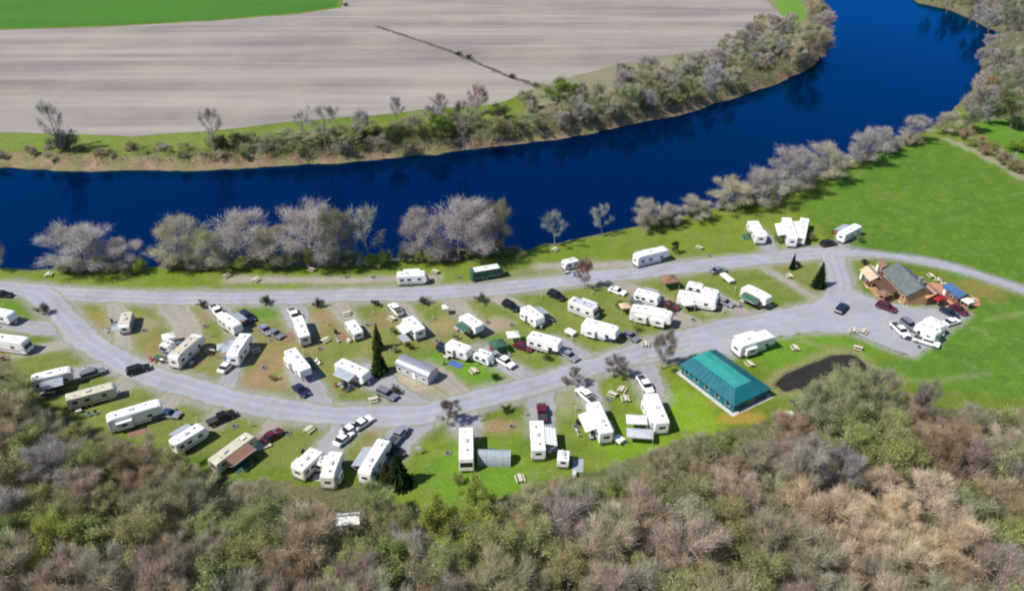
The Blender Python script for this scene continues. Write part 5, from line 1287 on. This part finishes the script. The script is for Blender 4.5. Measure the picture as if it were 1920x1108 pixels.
# ---------------- labels that single each plant out ----------------
ORD = ['first', 'second', 'third', 'fourth', 'fifth', 'sixth', 'seventh', 'eighth', 'ninth', 'tenth', 'eleventh', 'twelfth', 'thirteenth', 'fourteenth', 'fifteenth', 'sixteenth', 'seventeenth', 'eighteenth', 'nineteenth', 'twentieth']
def relabel(objs, phrase, marks, xonly=False):
    b = {}
    bpy.context.view_layer.update()
    for o in objs:
        px, py = proj(o.location.x, o.location.y, 0); hh = o.dimensions.z
        k = min(marks, key=lambda m: abs(px - m[0]) + (0 if xonly else abs(py - m[1]) * .8))
        b.setdefault((phrase(o, px, py), k[2]), []).append((px, o))
    for (ph, mk), l in b.items():
        l.sort(key=lambda t: t[0])
        for i, (px, o) in enumerate(l):
            n = len(l)
            od = '' if n == 1 else (', ' + (['left one', 'right one'][i] if n == 2 else ['leftmost', 'middle one', 'rightmost'][i] if n == 3 else ORD[min(i, 19)] + ' from left'))
            o['label'] = ph + ' ' + mk + od
def tone(c):
    r, g_, b_ = c[0], c[1], c[2]
    if r > .48: return 'pale tan'
    if g_ > r * 1.25: return 'green'
    if g_ > r * .98: return 'olive'
    if r > g_ * 1.35: return 'rust-brown'
    if b_ > g_ * .93: return 'mauve-grey'
    return 'grey-tan'
def crown_tone(o): return tone([c for c in o.children if c.name.startswith('crown')][0].color)
def grp(g, extra=''): return [o for o in S.objects if o.parent is None and o.get('group') == g and extra in o.get('label', '')]
FGM = [(-40, 700, 'left of the lower left motorhome'), (40, 760, 'below the fifth wheel with awning'), (150, 790, 'below the cream trailer'), (250, 830, 'below the third trailer of the left row'), (345, 870, 'below the clean white trailer'),
       (440, 900, 'below the tan-roofed trailer'), (560, 920, 'below the close trailer pair'), (650, 940, 'beside the small white shed'), (745, 940, 'below the dark spruce'), (850, 960, 'below the white motorhome'),
       (930, 930, 'below the tunnel shelter'), (1010, 910, 'below the trailer with long awning'), (1080, 900, 'below the tiny camper'), (1150, 900, 'below the long fifth wheel'), (1240, 880, 'below the white canopy'),
       (1320, 850, 'left below the teal roof'), (1400, 820, 'directly below the teal roof'), (1480, 780, 'left of the pond'), (1560, 760, 'below the dark pond'), (1650, 760, 'right of the pond'), (1740, 780, 'below the right lawn'), (1830, 800, 'far right below the lawn'), (1920, 820, 'by the right edge')]
def fgp(o, px, py):
    e = py - (edge_y(px) + 60)
    return '%s tree %s' % (crown_tone(o), 'on the wood edge' if e < 70 else 'within the wood' if e < 190 else 'in the nearest wood')
relabel(grp(FG), fgp, FGM, True)
FBM = [(0, 0, 'at the left edge'), (110, 0, 'by the dark blue-green bush'), (260, 0, 'left of the thin tree'), (400, 0, 'by the left thin tree'), (510, 0, 'right of the left thin tree'), (610, 0, 'by the tall thin tree'), (720, 0, 'by the dark clump'),
       (820, 0, 'by the green tree'), (920, 0, 'right of the green tree'), (1045, 0, 'by the ditch end'), (1130, 0, 'right of the ditch end'), (1220, 0, 'at the belt start'), (1310, 0, 'in mid belt'), (1400, 0, 'in the right belt'), (1480, 0, 'near the river bend'), (1550, 0, 'at the outer river bend')]
relabel(grp(FB), lambda o, x, y: '%s %s on the far riverbank' % (crown_tone(o), o['category']), FBM, True)
UM = [(130, 0, 'leftmost broad tree'), (243, 0, 'small tree beside it'), (345, 0, 'left-leaning tree'), (455, 0, 'round mauve tree'), (585, 0, 'tallest mauve tree'), (697, 0, 'pale open tree'), (790, 0, 'left tree of the second clump'), (862, 0, 'dense mauve tree'), (935, 0, 'leaning olive tree'),
      (1210, 0, 'first row tree'), (1305, 0, 'third row tree'), (1372, 0, 'tan bare tree'), (1425, 0, 'dark-based round tree'), (1485, 0, 'largest round crown'), (1548, 0, 'grey-tan tree by the meadow'), (1640, 0, 'pair of trees at the meadow top'), (1705, 0, 'single tree at the meadow tip')]
relabel(grp(UNDER), lambda o, x, y: 'low %s riverbank shrub under the' % crown_tone(o), UM, True)
relabel(grp(FR), lambda o, x, y: '%s tree of the far right wood' % crown_tone(o), [(1740, 0, 'beyond the bend'), (1790, 40, 'across the bend'), (1850, 20, 'in the top right corner'), (1920, 20, 'at the right corner'), (1860, 110, 'near the water'), (1915, 110, 'at the right edge'), (1870, 180, 'above the small field'), (1920, 200, 'above the rounded green tree'), (2050, 100, 'just beyond the right edge')])
relabel(grp('hedge beside the meadow'), lambda o, x, y: '%s shrub in the meadow hedge' % crown_tone(o), [(1830, 280, 'upper part'), (1900, 320, 'lower part')])
relabel(grp('bare trees on the right riverbank'), lambda o, x, y: '%s tree over the water' % crown_tone(o), [(1850, 120, 'upper right bank'), (1850, 210, 'lower right bank')])
PM = [(240, 597, 'the short cream camper'), (350, 645, 'the cream fifth wheel'), (430, 600, 'the upper left trailer'), (450, 642, 'the tall fifth wheel'), (563, 610, 'the upright trailer'), (663, 611, 'the short camper with vents'), (557, 672, 'the trailer on orange earth'), (661, 688, 'the trailer left of the conifer'),
      (775, 605, 'the trailer behind the pickup'), (784, 682, 'the rounded-roof cabin'), (884, 600, 'the trailer with green awning'), (880, 655, 'the end-to-end pair'), (1000, 586, 'the trailer below the black car'), (1020, 632, 'the long central trailer'), (1095, 568, 'the grey-white motorhome'), (1128, 609, 'the big bright trailer'),
      (1215, 550, 'the gazebo trailer'), (1223, 582, 'the dark slide-out trailer'), (1310, 555, 'the long trailer right of the gazebo'), (1420, 546, 'the single fifth wheel'), (1420, 425, 'the leftmost meadow trailer'), (1490, 425, 'the touching meadow pair'), (1595, 430, 'the rightmost meadow trailer'), (1415, 632, 'the large trailer by the hall'),
      (770, 512, 'the white riverside trailer'), (912, 502, 'the dark green trailer'), (1222, 470, 'the long riverside trailer'), (95, 700, 'the left fifth wheel'), (250, 767, 'the third left-row trailer'), (352, 812, 'the clean white trailer'), (435, 840, 'the tan-roofed trailer'), (590, 865, 'the close pair'), (700, 852, 'the narrow trailer'), (874, 830, 'the motorhome facing the wood'),
      (1008, 815, 'the long-awning trailer'), (1125, 780, 'the lower long fifth wheel'), (1231, 762, 'the fifth wheel left of the hall'), (10, 583, 'the upper left-edge trailer'), (1700, 520, 'the lodge'), (1534, 520, 'the dark pointed conifer'), (1740, 612, 'the parking area trailer')]
relabel(grp(FRG), lambda o, x, y: 'round stone fire ring nearest', PM)
relabel(grp("utility pedestals at the pitches"), lambda o, x, y: 'pale utility pedestal nearest', PM)
relabel(grp('shrubs between the pitches'), lambda o, x, y: '%s %s shrub nearest' % ('tall' if o.scale.z > .6 else 'low', 'dark' if max([c for c in o.children if c.name.startswith('crown')][0].color[:3]) < .11 else crown_tone(o)), PM)
relabel(grp('scrub along the field ditch'), lambda o, x, y: 'small dark scrub beside the field ditch,', [(648, 0, 'at its far end'), (870, 0, 'in its middle'), (990, 0, 'at its near end')], True)
